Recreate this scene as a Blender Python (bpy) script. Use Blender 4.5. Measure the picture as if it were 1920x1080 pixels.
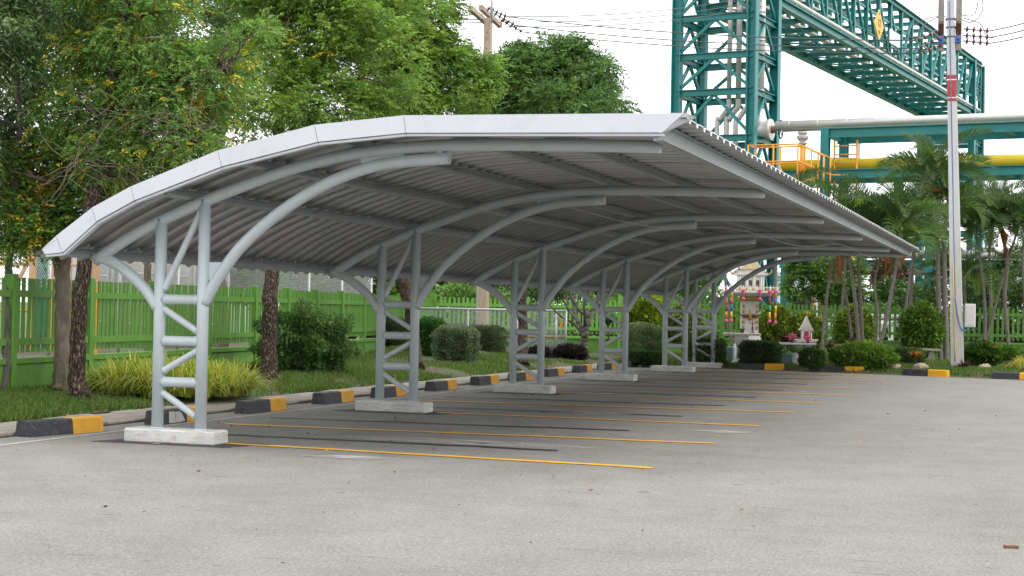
import bpy, math, random
import numpy as np
from mathutils import Vector, Matrix
R = math.radians
rng = np.random.default_rng(7)
random.seed(7)
scene = bpy.context.scene
for o in list(bpy.data.objects):
    bpy.data.objects.remove(o)

# ------------------------------------------------------------------ camera
cam_d = bpy.data.cameras.new('camera')
cam = bpy.data.objects.new('camera', cam_d)
scene.collection.objects.link(cam)
yaw, pit, rol = R(18.1786), R(0.7581), R(1.0452)
fw = Vector((-math.sin(yaw)*math.cos(pit), math.cos(yaw)*math.cos(pit), math.sin(pit)))
rt = Vector((math.cos(yaw), math.sin(yaw), 0))
up = rt.cross(fw)
r2 = rt*math.cos(rol) + up*math.sin(rol)
u2 = -rt*math.sin(rol) + up*math.cos(rol)
M = Matrix(((r2.x, u2.x, -fw.x, 8.8373), (r2.y, u2.y, -fw.y, -15.0451), (r2.z, u2.z, -fw.z, 1.4604), (0, 0, 0, 1)))
cam.matrix_world = M
cam_d.sensor_width = 36
cam_d.lens = 3036.74*36/1920
cam_d.clip_start = .1
cam_d.clip_end = 2000
scene.camera = cam
scene.render.resolution_x, scene.render.resolution_y = 1024, 576

# ------------------------------------------------------------------ sky, sun, exposure
SUN_EL, SUN_AZ = R(56), R(100)          # azimuth measured from +Y towards +X
world = bpy.data.worlds.new('World')
scene.world = world
world.use_nodes = True
nt = world.node_tree
nt.nodes.clear()
wo = nt.nodes.new('ShaderNodeOutputWorld')
bg = nt.nodes.new('ShaderNodeBackground')
sky = nt.nodes.new('ShaderNodeTexSky')
sky.sky_type = 'NISHITA'
sky.sun_disc = False
sky.sun_elevation = SUN_EL
sky.sun_rotation = SUN_AZ
sky.dust_density = 4
hs = nt.nodes.new('ShaderNodeHueSaturation')
hs.inputs['Saturation'].default_value = .25
mx = nt.nodes.new('ShaderNodeMix')
mx.data_type = 'RGBA'
mx.inputs[0].default_value = .72        # even cloud cover over most of the sky
mx.inputs[7].default_value = (13.5, 13.7, 14.0, 1)
nt.links.new(sky.outputs[0], hs.inputs['Color'])
nt.links.new(hs.outputs[0], mx.inputs[6])
nt.links.new(mx.outputs[2], bg.inputs[0])
bg.inputs[1].default_value = .15
nt.links.new(bg.outputs[0], wo.inputs[0])
sun_d = bpy.data.lights.new('sun', 'SUN')
sun = bpy.data.objects.new('sun', sun_d)
scene.collection.objects.link(sun)
sun_d.energy = 1.3
sun_d.angle = R(25)
sun_d.color = (1, .96, .9)
sd = Vector((math.sin(SUN_AZ)*math.cos(SUN_EL), math.cos(SUN_AZ)*math.cos(SUN_EL), math.sin(SUN_EL)))
sun.rotation_euler = sd.to_track_quat('Z', 'Y').to_euler()
scene.view_settings.view_transform = 'Standard'
scene.view_settings.look = 'None'
scene.view_settings.exposure = 0.22
scene.view_settings.gamma = 1
scene.render.engine = 'CYCLES'
scene.cycles.max_bounces = 8
scene.cycles.diffuse_bounces = 4
scene.cycles.transparent_max_bounces = 12

# ------------------------------------------------------------------ materials
def new_mat(name):
    m = bpy.data.materials.new(name)
    m.use_nodes = True
    t = m.node_tree
    return m, t, t.nodes['Principled BSDF']

def nnoise(t, scale, detail=4, rough=.6, vec=None):
    n = t.nodes.new('ShaderNodeTexNoise')
    n.inputs['Scale'].default_value = scale
    n.inputs['Detail'].default_value = detail
    n.inputs['Roughness'].default_value = rough
    if vec is not None:
        t.links.new(vec, n.inputs['Vector'])
    return n

def nramp(t, fac, stops):
    r = t.nodes.new('ShaderNodeValToRGB')
    e = r.color_ramp.elements
    while len(e) < len(stops):
        e.new(.5)
    for q, (p, c) in zip(e, stops):
        q.position = p
        q.color = (c[0], c[1], c[2], 1) if not isinstance(c, (int, float)) else (c, c, c, 1)
    t.links.new(fac, r.inputs[0])
    return r

def nmix(t, fac, a, b, mode='MIX'):
    m = t.nodes.new('ShaderNodeMix')
    m.data_type = 'RGBA'
    m.blend_type = mode
    for s, v in ((0, fac), (6, a), (7, b)):
        if isinstance(v, bpy.types.NodeSocket):
            t.links.new(v, m.inputs[s])
        elif isinstance(v, (int, float)):
            m.inputs[s].default_value = v if s == 0 else (v, v, v, 1)
        else:
            m.inputs[s].default_value = (*v, 1)
    return m.outputs[2]

def nbump(t, bs, h, strength=.3, dist=.02):
    b = t.nodes.new('ShaderNodeBump')
    b.inputs['Strength'].default_value = strength
    b.inputs['Distance'].default_value = dist
    t.links.new(h, b.inputs['Height'])
    t.links.new(b.outputs[0], bs.inputs['Normal'])

def coords(t, kind='Object'):
    c = t.nodes.new('ShaderNodeTexCoord')
    return c.outputs[kind]

def geo_pos(t):
    return t.nodes.new('ShaderNodeNewGeometry').outputs['Position']

def mapping(t, vec, scale):
    m = t.nodes.new('ShaderNodeMapping')
    m.inputs['Scale'].default_value = scale
    t.links.new(vec, m.inputs['Vector'])
    return m.outputs[0]

def paint(name, col, rough=.45, var=.12, scale=3, metal=0, dirt=None, dirt_amt=.25, bump=.05, streak=False):
    m, t, b = new_mat(name)
    v = geo_pos(t)
    if streak:
        v2 = mapping(t, v, (6, 6, .8))
    else:
        v2 = v
    n = nnoise(t, scale, 5, .65, v2)
    c = tuple(col)
    dark = tuple(x*(1-var) for x in c)
    lite = tuple(min(1, x*(1+var)) for x in c)
    out = nramp(t, n.outputs[0], [(.3, dark), (.7, lite)]).outputs[0]
    if dirt:
        n2 = nnoise(t, scale*2.7, 6, .7, v2)
        f = nramp(t, n2.outputs[0], [(.52, 0), (.75, dirt_amt)])
        out = nmix(t, f.outputs[0], out, dirt)
    t.links.new(out, b.inputs['Base Color'])
    b.inputs['Roughness'].default_value = rough
    b.inputs['Metallic'].default_value = metal
    if bump:
        n3 = nnoise(t, scale*12, 4, .6, v)
        nbump(t, b, n3.outputs[0], bump, .01)
    return m

def leafmat(name, tr=.35, rough=.45):
    m, t, b = new_mat(name)
    a = t.nodes.new('ShaderNodeAttribute')
    a.attribute_name = 'Col'
    t.links.new(a.outputs['Color'], b.inputs['Base Color'])
    b.inputs['Roughness'].default_value = rough
    b.inputs['Specular IOR Level'].default_value = .35
    tl = t.nodes.new('ShaderNodeBsdfTranslucent')
    g = nmix(t, 1.0, a.outputs['Color'], (1.2, 1.25, .62), 'MULTIPLY')
    t.links.new(g, tl.inputs['Color'])
    ms = t.nodes.new('ShaderNodeMixShader')
    ms.inputs[0].default_value = tr
    t.links.new(b.outputs[0], ms.inputs[1])
    t.links.new(tl.outputs[0], ms.inputs[2])
    t.links.new(ms.outputs[0], t.nodes['Material Output'].inputs['Surface'])
    return m

MAT = {}
def build_materials():
    # asphalt
    m, t, b = new_mat('asphalt')
    v = geo_pos(t)
    big = nnoise(t, .22, 4, .55, v)
    mid = nnoise(t, 1.7, 5, .6, v)
    fine = nnoise(t, 42, 3, .75, v)
    vor = t.nodes.new('ShaderNodeTexVoronoi')
    vor.inputs['Scale'].default_value = 85
    t.links.new(v, vor.inputs['Vector'])
    c = nramp(t, big.outputs[0], [(.3, (.21, .2, .183)), (.7, (.275, .262, .241))]).outputs[0]
    c = nmix(t, .35, c, nramp(t, mid.outputs[0], [(.25, (.13, .125, .12)), (.75, (.28, .27, .255))]).outputs[0])
    c = nmix(t, 1.0, c, nramp(t, fine.outputs[0], [(.25, .58), (.5, .97), (.75, 1.32)]).outputs[0], 'MULTIPLY')
    c = nmix(t, .5, c, nmix(t, 1.0, c, nramp(t, vor.outputs['Color'], [(.1, .6), (.6, 1.05), (.95, 1.5)]).outputs[0], 'MULTIPLY'))
    # brown scuffs drawn out along the driving direction
    sv = mapping(t, v, (1.3, 9, 1))
    st = nnoise(t, 1.6, 5, .7, sv)
    c = nmix(t, nramp(t, st.outputs[0], [(.60, 0), (.66, .7)]).outputs[0], c, (.14, .085, .05))
    st2 = nnoise(t, 2.3, 4, .6, mapping(t, v, (.8, 5, 1)))
    c = nmix(t, nramp(t, st2.outputs[0], [(.64, 0), (.78, .5)]).outputs[0], c, (.1, .1, .1))
    ln = nnoise(t, .55, 5, .65, mapping(t, v, (1, .35, 1)))
    c = nmix(t, 1.0, c, nramp(t, ln.outputs[0], [(.32, .91), (.5, 1.0), (.68, 1.05)]).outputs[0], 'MULTIPLY')
    dr = nnoise(t, 3.4, 3, .5, v)
    c = nmix(t, nramp(t, dr.outputs[0], [(.68, 0), (.74, .55)]).outputs[0], c, (.075, .07, .065))
    t.links.new(c, b.inputs['Base Color'])
    b.inputs['Roughness'].default_value = .85
    b.inputs['Specular IOR Level'].default_value = .25
    nbump(t, b, fine.outputs[0], .5, .012)
    MAT['asphalt'] = m
    # dark patch
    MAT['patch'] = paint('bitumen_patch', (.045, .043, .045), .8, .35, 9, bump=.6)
    # lawn soil and turf
    m, t, b = new_mat('lawn_soil')
    v = geo_pos(t)
    n1 = nnoise(t, .9, 5, .6, v)
    n2 = nnoise(t, 14, 5, .7, v)
    soil = nramp(t, n2.outputs[0], [(.3, (.06, .042, .028)), (.7, (.125, .092, .066))]).outputs[0]
    turf = nramp(t, n2.outputs[0], [(.3, (.03, .065, .012)), (.7, (.075, .14, .03))]).outputs[0]
    c = nmix(t, nramp(t, n1.outputs[0], [(.46, 0), (.58, 1)]).outputs[0], soil, turf)
    t.links.new(c, b.inputs['Base Color'])
    b.inputs['Roughness'].default_value = .95
    nbump(t, b, n2.outputs[0], .8, .04)
    MAT['lawn'] = m
    MAT['earth'] = paint('earth', (.12, .085, .055), .95, .35, 4, bump=.8)
    MAT['ground'] = paint('far_ground', (.085, .12, .045), .95, .3, .3, bump=.3)
    MAT['slab'] = paint('paving_slab', (.27, .24, .205), .9, .25, 3, dirt=(.12, .1, .075), dirt_amt=.6, bump=.5)
    MAT['yellow_line'] = paint('yellow_line_paint', (.85, .44, .015), .6, .1, 8, dirt=(.3, .22, .1), dirt_amt=.3, bump=.2)
    MAT['black_line'] = paint('black_line_paint', (.014, .014, .016), .6, .3, 8, dirt=(.12, .115, .11), dirt_amt=.3, bump=.2)
    MAT['white_line'] = paint('kerb_edge_paint', (.42, .40, .36), .85, .25, 5, dirt=(.18, .155, .12), dirt_amt=.85, bump=.2)
    MAT['stop_black'] = paint('stop_black_paint', (.028, .03, .036), .55, .35, 8, dirt=(.22, .2, .17), dirt_amt=.55, bump=.4)
    MAT['stop_yellow'] = paint('stop_yellow_paint', (.76, .37, .012), .55, .1, 8, dirt=(.2, .11, .03), dirt_amt=.4, bump=.4)
    MAT['stop_bare'] = paint('bare_concrete', (.55, .53, .5), .85, .15, 8, bump=.5)
    MAT['steel'] = paint('grey_steel_paint', (.47, .52, .54), .34, .05, 2.5, dirt=(.34, .35, .34), dirt_amt=.25, bump=.06)
    MAT['purlin'] = paint('galvanised_purlin', (.30, .33, .335), .45, .1, 3, dirt=(.2, .2, .19), dirt_amt=.4, bump=.08)
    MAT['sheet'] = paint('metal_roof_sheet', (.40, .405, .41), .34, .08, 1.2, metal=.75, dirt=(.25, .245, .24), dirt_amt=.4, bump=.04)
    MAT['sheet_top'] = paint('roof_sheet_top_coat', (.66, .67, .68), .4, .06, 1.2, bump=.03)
    MAT['fascia'] = paint('fascia_white', (.60, .615, .66), .38, .05, 1.2, dirt=(.44, .44, .45), dirt_amt=.4, bump=.02)
    m, t, b = new_mat('footing_concrete')
    v = geo_pos(t)
    n1 = nnoise(t, 3, 6, .7, v)
    c = nramp(t, n1.outputs[0], [(.3, (.46, .45, .43)), (.7, (.66, .65, .63))]).outputs[0]
    n2 = nnoise(t, 6, 6, .75, mapping(t, v, (1, 1, 4)))
    c = nmix(t, nramp(t, n2.outputs[0], [(.5, 0), (.62, .6)]).outputs[0], c, (.33, .29, .24))
    t.links.new(c, b.inputs['Base Color'])
    b.inputs['Roughness'].default_value = .85
    nbump(t, b, nnoise(t, 40, 5, .7, v).outputs[0], .4, .01)
    MAT['footing'] = m
    MAT['fence'] = paint('green_fence_paint', (.086, .222, .022), .55, .18, 2.0, dirt=(.055, .11, .02), dirt_amt=.5, bump=.1, streak=True)
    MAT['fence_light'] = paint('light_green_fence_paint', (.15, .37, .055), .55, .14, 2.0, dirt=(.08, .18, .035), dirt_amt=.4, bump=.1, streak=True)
    MAT['fence_wall'] = paint('green_wall_paint', (.098, .235, .032), .75, .2, 1.6, dirt=(.06, .09, .035), dirt_amt=.6, bump=.25)
    MAT['teal'] = paint('teal_steel_paint', (.002, .175, .17), .42, .14, 1.2, dirt=(.03, .15, .13), dirt_amt=.4, bump=.03)
    MAT['silver'] = paint('pipe_cladding', (.60, .58, .55), .4, .08, .9, metal=.35, dirt=(.42, .38, .33), dirt_amt=.4, bump=.03)
    MAT['yellow_pipe'] = paint('yellow_pipe_paint', (.72, .50, .015), .45, .08, .8, dirt=(.4, .28, .05), dirt_amt=.3, bump=.02)
    MAT['orange'] = paint('orange_rail_paint', (.72, .31, .03), .5, .1, 3, dirt=(.4, .18, .05), dirt_amt=.3, bump=.03)
    MAT['galv'] = paint('galvanised_pipe', (.42, .43, .43), .45, .15, 5, metal=.4, dirt=(.3, .22, .15), dirt_amt=.35, bump=.05)
    MAT['conc'] = paint('pole_concrete', (.50, .485, .46), .85, .12, 2, dirt=(.32, .29, .25), dirt_amt=.45, bump=.3, streak=True)
    MAT['conc_tan'] = paint('old_pole_concrete', (.40, .315, .235), .9, .2, 2, dirt=(.2, .16, .12), dirt_amt=.45, bump=.4, streak=True)
    MAT['bracket'] = paint('weathered_bracket', (.22, .2, .18), .7, .25, 6, bump=.2)
    MAT['red'] = paint('red_band_paint', (.33, .04, .035), .6, .15, 3, dirt=(.3, .2, .18), dirt_amt=.4)
    MAT['blue'] = paint('blue_conduit', (.04, .13, .42), .5, .1, 3)
    MAT['yconduit'] = paint('yellow_conduit', (.6, .4, .05), .5, .1, 3)
    MAT['wire'] = paint('wire', (.06, .06, .065), .6, .1, 3, bump=0)
    MAT['insulator'] = paint('brown_porcelain', (.09, .045, .035), .25, .2, 4, bump=0)
    MAT['insulator_grey'] = paint('grey_porcelain', (.36, .33, .31), .35, .15, 4, bump=0)
    MAT['white'] = paint('white_plaster', (.74, .72, .68), .6, .07, 2.5, dirt=(.5, .45, .37), dirt_amt=.35, bump=.15)
    MAT['gold'] = paint('gold_paint', (.55, .33, .07), .4, .2, 12, metal=.25, bump=.3)
    MAT['pale_gold'] = paint('pale_gold_mosaic', (.58, .48, .28), .5, .25, 16, bump=.3)
    MAT['pink'] = paint('pink_flowers', (.75, .10, .24), .6, .25, 20)
    MAT['garland_orange'] = paint('garland_orange', (.8, .28, .03), .6, .2, 20)
    MAT['garland_green'] = paint('garland_green', (.04, .4, .18), .6, .2, 20)
    MAT['garland_blue'] = paint('garland_blue', (.03, .2, .6), .6, .2, 20)
    MAT['garland_yellow'] = paint('garland_yellow', (.8, .55, .04), .6, .2, 20)
    MAT['planter'] = paint('blue_grey_concrete', (.16, .24, .25), .8, .15, 3, bump=.2)
    MAT['box'] = paint('cabinet_grey', (.62, .6, .6), .5, .05, 3, dirt=(.45, .42, .4), dirt_amt=.3)
    MAT['rock'] = paint('rock', (.33, .26, .19), .9, .3, 5, bump=.8)
    MAT['glass'] = paint('dark_glass', (.03, .04, .05), .1, .2, 1, bump=0)
    MAT['dark'] = paint('dark_steel', (.04, .04, .045), .5, .2, 3)
    MAT['rust'] = paint('rusty_pipe', (.2, .09, .05), .8, .35, 8, bump=.3)
    MAT['redroof'] = paint('faded_red_roof', (.25, .1, .07), .8, .2, 2)
    MAT['sign_white'] = paint('sign_white', (.62, .66, .72), .5, .05, 2)
    MAT['sign_yellow'] = paint('sign_yellow', (.78, .42, .06), .5, .06, 2)
    MAT['leaf_litter'] = leafmat('leaf_litter', .1, .8)
    for nm in ('bark_pale', 'bark_dark', 'bark_palm', 'bark_grey'):
        m, t, b = new_mat(nm)
        v = geo_pos(t)
        sc_ = {'bark_pale': (3, 3, 1.2), 'bark_dark': (9, 9, 3.0), 'bark_palm': (4, 4, 14), 'bark_grey': (5, 5, 1.5)}[nm]
        n1 = nnoise(t, 3 if nm != 'bark_dark' else 5, 6, .7, mapping(t, v, sc_))
        cols = {'bark_pale': [(.3, (.10, .075, .055)), (.55, (.20, .16, .125)), (.75, (.29, .25, .21))],
                'bark_dark': [(.38, (.018, .013, .010)), (.54, (.055, .04, .03)), (.66, (.34, .27, .2))],
                'bark_palm': [(.3, (.10, .09, .075)), (.6, (.24, .215, .185)), (.8, (.34, .31, .27))],
                'bark_grey': [(.3, (.06, .052, .045)), (.7, (.17, .15, .13))]}[nm]
        t.links.new(nramp(t, n1.outputs[0], cols).outputs[0], b.inputs['Base Color'])
        b.inputs['Roughness'].default_value = .95
        b.inputs['Specular IOR Level'].default_value = .15
        nbump(t, b, n1.outputs[0], .9, .03)
        MAT[nm] = m
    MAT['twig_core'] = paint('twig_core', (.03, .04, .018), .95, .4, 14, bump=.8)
    MAT['leaf'] = leafmat('leaf', .38, .42)
    MAT['leaf_glossy'] = leafmat('leaf_glossy', .25, .32)
    MAT['grass'] = leafmat('grass_blade', .4, .55)
    MAT['crownshaft'] = paint('crownshaft_green', (.16, .26, .09), .4, .2, 4, dirt=(.3, .2, .06), dirt_amt=.5)
    MAT['sheath'] = paint('dead_sheath', (.38, .12, .05), .8, .25, 5, bump=.4)
    MAT['stain'] = None
    m, t, b = new_mat('cement_stain')
    v = geo_pos(t)
    n1 = nnoise(t, 2.2, 6, .75, mapping(t, v, (1, 3.2, 1)))
    b.inputs['Base Color'].default_value = (.52, .5, .48, 1)
    b.inputs['Roughness'].default_value = .9
    tc = coords(t, 'Generated')
    gr = t.nodes.new('ShaderNodeTexGradient')
    gr.gradient_type = 'SPHERICAL'
    mp = t.nodes.new('ShaderNodeMapping')
    mp.inputs['Location'].default_value = (-1, -1, 0)
    mp.inputs['Scale'].default_value = (2, 2, 0)
    t.links.new(tc, mp.inputs['Vector'])
    t.links.new(mp.outputs[0], gr.inputs[0])
    mul = t.nodes.new('ShaderNodeMath')
    mul.operation = 'MULTIPLY'
    t.links.new(nramp(t, n1.outputs[0], [(.42, 0), (.6, 1)]).outputs[0], mul.inputs[0])
    t.links.new(nramp(t, gr.outputs[0], [(.0, 0), (.45, .8)]).outputs[0], mul.inputs[1])
    t.links.new(mul.outputs[0], b.inputs['Alpha'])
    MAT['stain'] = m
build_materials()

# ------------------------------------------------------------------ mesh helpers
COL = scene.collection
def link(o, parent=None):
    COL.objects.link(o)
    if parent is not None:
        o.parent = parent
    return o

def tag(o, label=None, cat=None, group=None, kind=None):
    if label: o['label'] = label
    if cat: o['category'] = cat
    if group: o['group'] = group
    if kind: o['kind'] = kind
    return o

def empty(name, loc=(0, 0, 0), rz=0):
    o = bpy.data.objects.new(name, None)
    o.location = loc
    o.rotation_euler = (0, 0, rz)
    o.empty_display_size = .2
    return link(o)

class MB:
    def __init__(s):
        s.v, s.f, s.m, s.sm = [], [], [], []
    def add(s, vs, fs, mi=0, smooth=False):
        b = len(s.v)
        s.v.extend([tuple(x) for x in vs])
        for q in fs:
            s.f.append(tuple(b+i for i in q))
            s.m.append(mi)
            s.sm.append(smooth)
    def box(s, c, d, rz=0, mi=0, ch=0):
        x, y, z = d[0]/2, d[1]/2, d[2]/2
        if ch:
            vs = []
            for sx in (-1, 1):
                for sy in (-1, 1):
                    for sz in (-1, 1):
                        vs += [((x-ch)*sx, (y-ch)*sy, z*sz), ((x-ch)*sx, y*sy, (z-ch)*sz), (x*sx, (y-ch)*sy, (z-ch)*sz)]
            import bmesh
            bm = bmesh.new()
            bv = [bm.verts.new(q) for q in vs]
            bmesh.ops.convex_hull(bm, input=bv)
            bm.verts.index_update()
            vs = [v.co.copy() for v in bm.verts]
            fs = [[v.index for v in f.verts] for f in bm.faces]
            bm.free()
        else:
            vs = [(-x, -y, -z), (x, -y, -z), (x, y, -z), (-x, y, -z), (-x, -y, z), (x, -y, z), (x, y, z), (-x, y, z)]
            fs = [(3, 2, 1, 0), (4, 5, 6, 7), (0, 1, 5, 4), (1, 2, 6, 5), (2, 3, 7, 6), (3, 0, 4, 7)]
        ca, sa = math.cos(rz), math.sin(rz)
        s.add([(c[0]+q[0]*ca-q[1]*sa, c[1]+q[0]*sa+q[1]*ca, c[2]+q[2]) for q in vs], fs, mi)
        return s
    def beam(s, a, b, w, h, mi=0, upv=(0, 0, 1)):
        a, b = Vector(a), Vector(b)
        d = (b-a).normalized()
        u = Vector(upv)
        if abs(d.dot(u)) > .98:
            u = Vector((1, 0, 0)) if abs(d.x) < .9 else Vector((0, 1, 0))
        r = d.cross(u).normalized()
        u = r.cross(d)
        vs = []
        for p in (a, b):
            for sx, sy in ((-1, -1), (1, -1), (1, 1), (-1, 1)):
                vs.append(p + r*(w/2*sx) + u*(h/2*sy))
        s.add(vs, [(3, 2, 1, 0), (4, 5, 6, 7), (0, 1, 5, 4), (1, 2, 6, 5), (2, 3, 7, 6), (3, 0, 4, 7)], mi)
        return s
    def hbeam(s, a, b, w, h, t=.03, upv=(0, 0, 1), mi=0):
        a, b = Vector(a), Vector(b)
        d = (b-a).normalized()
        u = Vector(upv)
        if abs(d.dot(u)) > .98:
            u = Vector((1, 0, 0))
        r = d.cross(u).normalized()
        u = r.cross(d)
        o = u*(h/2-t/2)
        s.beam(a+o, b+o, w, t, mi, upv=u)
        s.beam(a-o, b-o, w, t, mi, upv=u)
        s.beam(a, b, t*.8, h-2*t, mi, upv=u)
        return s
    def tube(s, pts, r, n=10, cap=True, mi=0, smooth=True):
        P = [Vector(p) for p in pts]
        k = len(P)
        rs = r if isinstance(r, (list, tuple)) else [r]*k
        T = []
        for i in range(k):
            d = P[min(i+1, k-1)]-P[max(i-1, 0)]
            T.append(d.normalized() if d.length > 1e-9 else Vector((0, 0, 1)))
        u = Vector((0, 0, 1)) if abs(T[0].z) < .9 else Vector((1, 0, 0))
        u = (u - T[0]*u.dot(T[0])).normalized()
        vs = []
        for i in range(k):
            u = (u - T[i]*u.dot(T[i]))
            u = u.normalized() if u.length > 1e-6 else T[i].orthogonal().normalized()
            w = T[i].cross(u)
            for j in range(n):
                a = 2*math.pi*j/n
                vs.append(P[i] + (u*math.cos(a)+w*math.sin(a))*rs[i])
        fs = []
        for i in range(k-1):
            for j in range(n):
                j2 = (j+1) % n
                fs.append((i*n+j, i*n+j2, (i+1)*n+j2, (i+1)*n+j))
        s.add(vs, fs, mi, smooth)
        if cap:
            b = len(s.v)-len(vs)
            s.f.append(tuple(b+j for j in reversed(range(n)))); s.m.append(mi); s.sm.append(False)
            s.f.append(tuple(b+(k-1)*n+j for j in range(n))); s.m.append(mi); s.sm.append(False)
        return s
    def lathe(s, c, prof, n=16, mi=0, smooth=True, sq=False):
        vs, fs = [], []
        for r, z in prof:
            for j in range(n):
                a = 2*math.pi*(j+.5)/n
                k = r/math.cos(math.pi/4) if sq else r
                vs.append((c[0]+k*math.cos(a), c[1]+k*math.sin(a), c[2]+z))
        for i in range(len(prof)-1):
            for j in range(n):
                j2 = (j+1) % n
                fs.append((i*n+j, i*n+j2, (i+1)*n+j2, (i+1)*n+j))
        fs.append(tuple(reversed(range(n))))
        fs.append(tuple((len(prof)-1)*n+j for j in range(n)))
        s.add(vs, fs, mi, smooth)
        return s
    def mesh(s, name, mats):
        me = bpy.data.meshes.new(name)
        me.from_pydata(s.v, [], s.f)
        for m in (mats if isinstance(mats, (list, tuple)) else [mats]):
            me.materials.append(MAT[m] if isinstance(m, str) else m)
        me.polygons.foreach_set('material_index', s.m)
        me.polygons.foreach_set('use_smooth', s.sm)
        me.update()
        return me
    def build(s, name, mats, parent=None):
        return link(bpy.data.objects.new(name, s.mesh(name, mats)), parent)

def inst(name, me, parent=None, loc=(0, 0, 0), rot=(0, 0, 0), scale=(1, 1, 1)):
    o = bpy.data.objects.new(name, me)
    o.location = loc
    o.rotation_euler = rot
    o.scale = scale
    return link(o, parent)

def smooth_path(pts, n=24):
    P = [Vector(p) for p in pts]
    Q = [P[0]*2-P[1]] + P + [P[-1]*2-P[-2]]
    out = []
    segs = len(P)-1
    per = max(2, n//segs)
    for i in range(segs):
        p0, p1, p2, p3 = Q[i:i+4]
        for j in range(per):
            t = j/per
            out.append(.5*((2*p1)+(p2-p0)*t+(2*p0-5*p1+4*p2-p3)*t*t+(3*p1-p0-3*p2+p3)*t*t*t))
    out.append(P[-1])
    return out

def lerp(a, b, t):
    return tuple(x+(y-x)*t for x, y in zip(a, b))

def np_mesh(name, V, nper, F, cols, mat, parent=None):
    """V (N*nper,3), F faces per element (k,4 or 3) relative indices, cols (N,3)"""
    N = len(V)//nper
    k = F.shape[1]
    idx = (np.arange(N)[:, None, None]*nper + F[None]).reshape(-1)
    nf = N*len(F)
    me = bpy.data.meshes.new(name)
    me.vertices.add(len(V))
    me.vertices.foreach_set('co', np.ascontiguousarray(V, dtype=np.float32).ravel())
    me.loops.add(nf*k)
    me.loops.foreach_set('vertex_index', idx.astype(np.int32))
    me.polygons.add(nf)
    me.polygons.foreach_set('loop_start', np.arange(0, nf*k, k, dtype=np.int32))
    me.update(calc_edges=True)
    a = me.attributes.new('Col', 'FLOAT_COLOR', 'POINT')
    c4 = np.ones((N, nper, 4), dtype=np.float32)
    c4[:, :, :3] = cols[:, None, :]
    a.data.foreach_set('color', c4.ravel())
    me.materials.append(MAT[mat])
    if name is not None:
        return link(bpy.data.objects.new(name, me), parent)

def unit(a):
    return a/np.maximum(np.linalg.norm(a, axis=1, keepdims=True), 1e-9)

def leaf_geo(C, D, L, Wd, fold=.15, droop=0):
    """folded rhombic leaves: base C, direction D, length L (N,), width ratio Wd"""
    N = len(C)
    up_ = np.tile(np.array([0, 0, 1.]), (N, 1)) + rng.normal(0, .55, (N, 3))
    S = unit(np.cross(D, up_))
    U = np.cross(S, D)
    L = L[:, None]
    tip = C + D*L - np.array([0, 0, 1.])*L*droop
    mid = C + D*L*.45
    l = mid + S*L*Wd/2 + U*L*fold*Wd
    r = mid - S*L*Wd/2 + U*L*fold*Wd
    V = np.stack([C, r, tip, l], axis=1).reshape(-1, 3)
    return V
LEAF_F = np.array([[0, 1, 2, 3]])

def mixcols(N, pal, w, jit=.18):
    pal = np.array(pal, float)
    i = rng.choice(len(pal), N, p=np.array(w)/np.sum(w))
    c = pal[i]*(1+rng.normal(0, jit, (N, 1)))
    return np.clip(c*(1+rng.normal(0, .06, (N, 3))), .004, 1)

def spray_crown(name, parent, blobs, nspray, leaflets, slen, llen, lw, pal, w, mat='leaf', droop=.25, shell=.45, clump=26, special=None, gap=.0):
    """crown of leaf sprays gathered in clumps spread through the blobs' volume"""
    vol = np.array([b[3]*b[4]*b[5] for b in blobs])**.8
    ncl = max(6, nspray//clump)
    bi = rng.choice(len(blobs), ncl, p=vol/vol.sum())
    B = np.array(blobs)[bi]
    d = unit(rng.normal(0, 1, (ncl, 3)))
    rad = (shell + (1-shell)*rng.random((ncl, 1)))**.7
    cc = B[:, :3] + d*rad*B[:, 3:6]
    csize = .13*B[:, 3].clip(.5, 3)*(.5+1.0*rng.random(ncl)) + .10
    # sprays
    ci = rng.integers(0, ncl, nspray)
    dd = unit(rng.normal(0, 1, (nspray, 3)))
    P = cc[ci] + dd*csize[ci][:, None]*rng.random((nspray, 1))**.4*np.array([1.25, 1.25, .75])
    D = unit(dd + .9*d[ci] + rng.normal(0, .35, (nspray, 3)) - np.array([0, 0, droop]))
    SL = slen*(.6+.8*rng.random(nspray))
    # leaflets along sprays
    k = leaflets
    t = (np.arange(k)+.5)/k
    side = np.where(np.arange(k) % 2 == 0, 1., -1.)
    up_ = np.array([0, 0, 1.])
    S = unit(np.cross(D, up_[None]+rng.normal(0, .3, (nspray, 3))))
    C = P[:, None, :] + D[:, None, :]*(SL[:, None, None]*t[None, :, None]) - up_*(SL[:, None, None]*droop*(t**2)[None, :, None])
    LD = D[:, None, :]*.55 + S[:, None, :]*side[None, :, None]*.85 - up_*droop*.6 + rng.normal(0, .18, (nspray, k, 3))
    C = C.reshape(-1, 3)
    LD = unit(LD.reshape(-1, 3))
    N = len(C)
    L = llen*(.65+.7*rng.random(N))
    V = leaf_geo(C, LD, L, lw)
    cl_col = mixcols(ncl, pal, w, .12)
    cols = cl_col[ci].repeat(k, axis=0)*.55 + .45*mixcols(nspray, pal, w, .2).repeat(k, axis=0)
    cols *= (1+rng.normal(0, .12, (N, 1)))
    if special is not None:
        frac, colr = special
        hot = rng.random(ncl) < frac*5
        pick = hot[ci] & (rng.random(nspray) < .22)
        cols[pick.repeat(k)] = np.array(colr)*(1+rng.normal(0, .15, (pick.sum()*k, 1)))
    cols = np.clip(cols, .004, 1)
    np_mesh(name, V, 4, LEAF_F, cols, mat, parent)
    return cc

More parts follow.
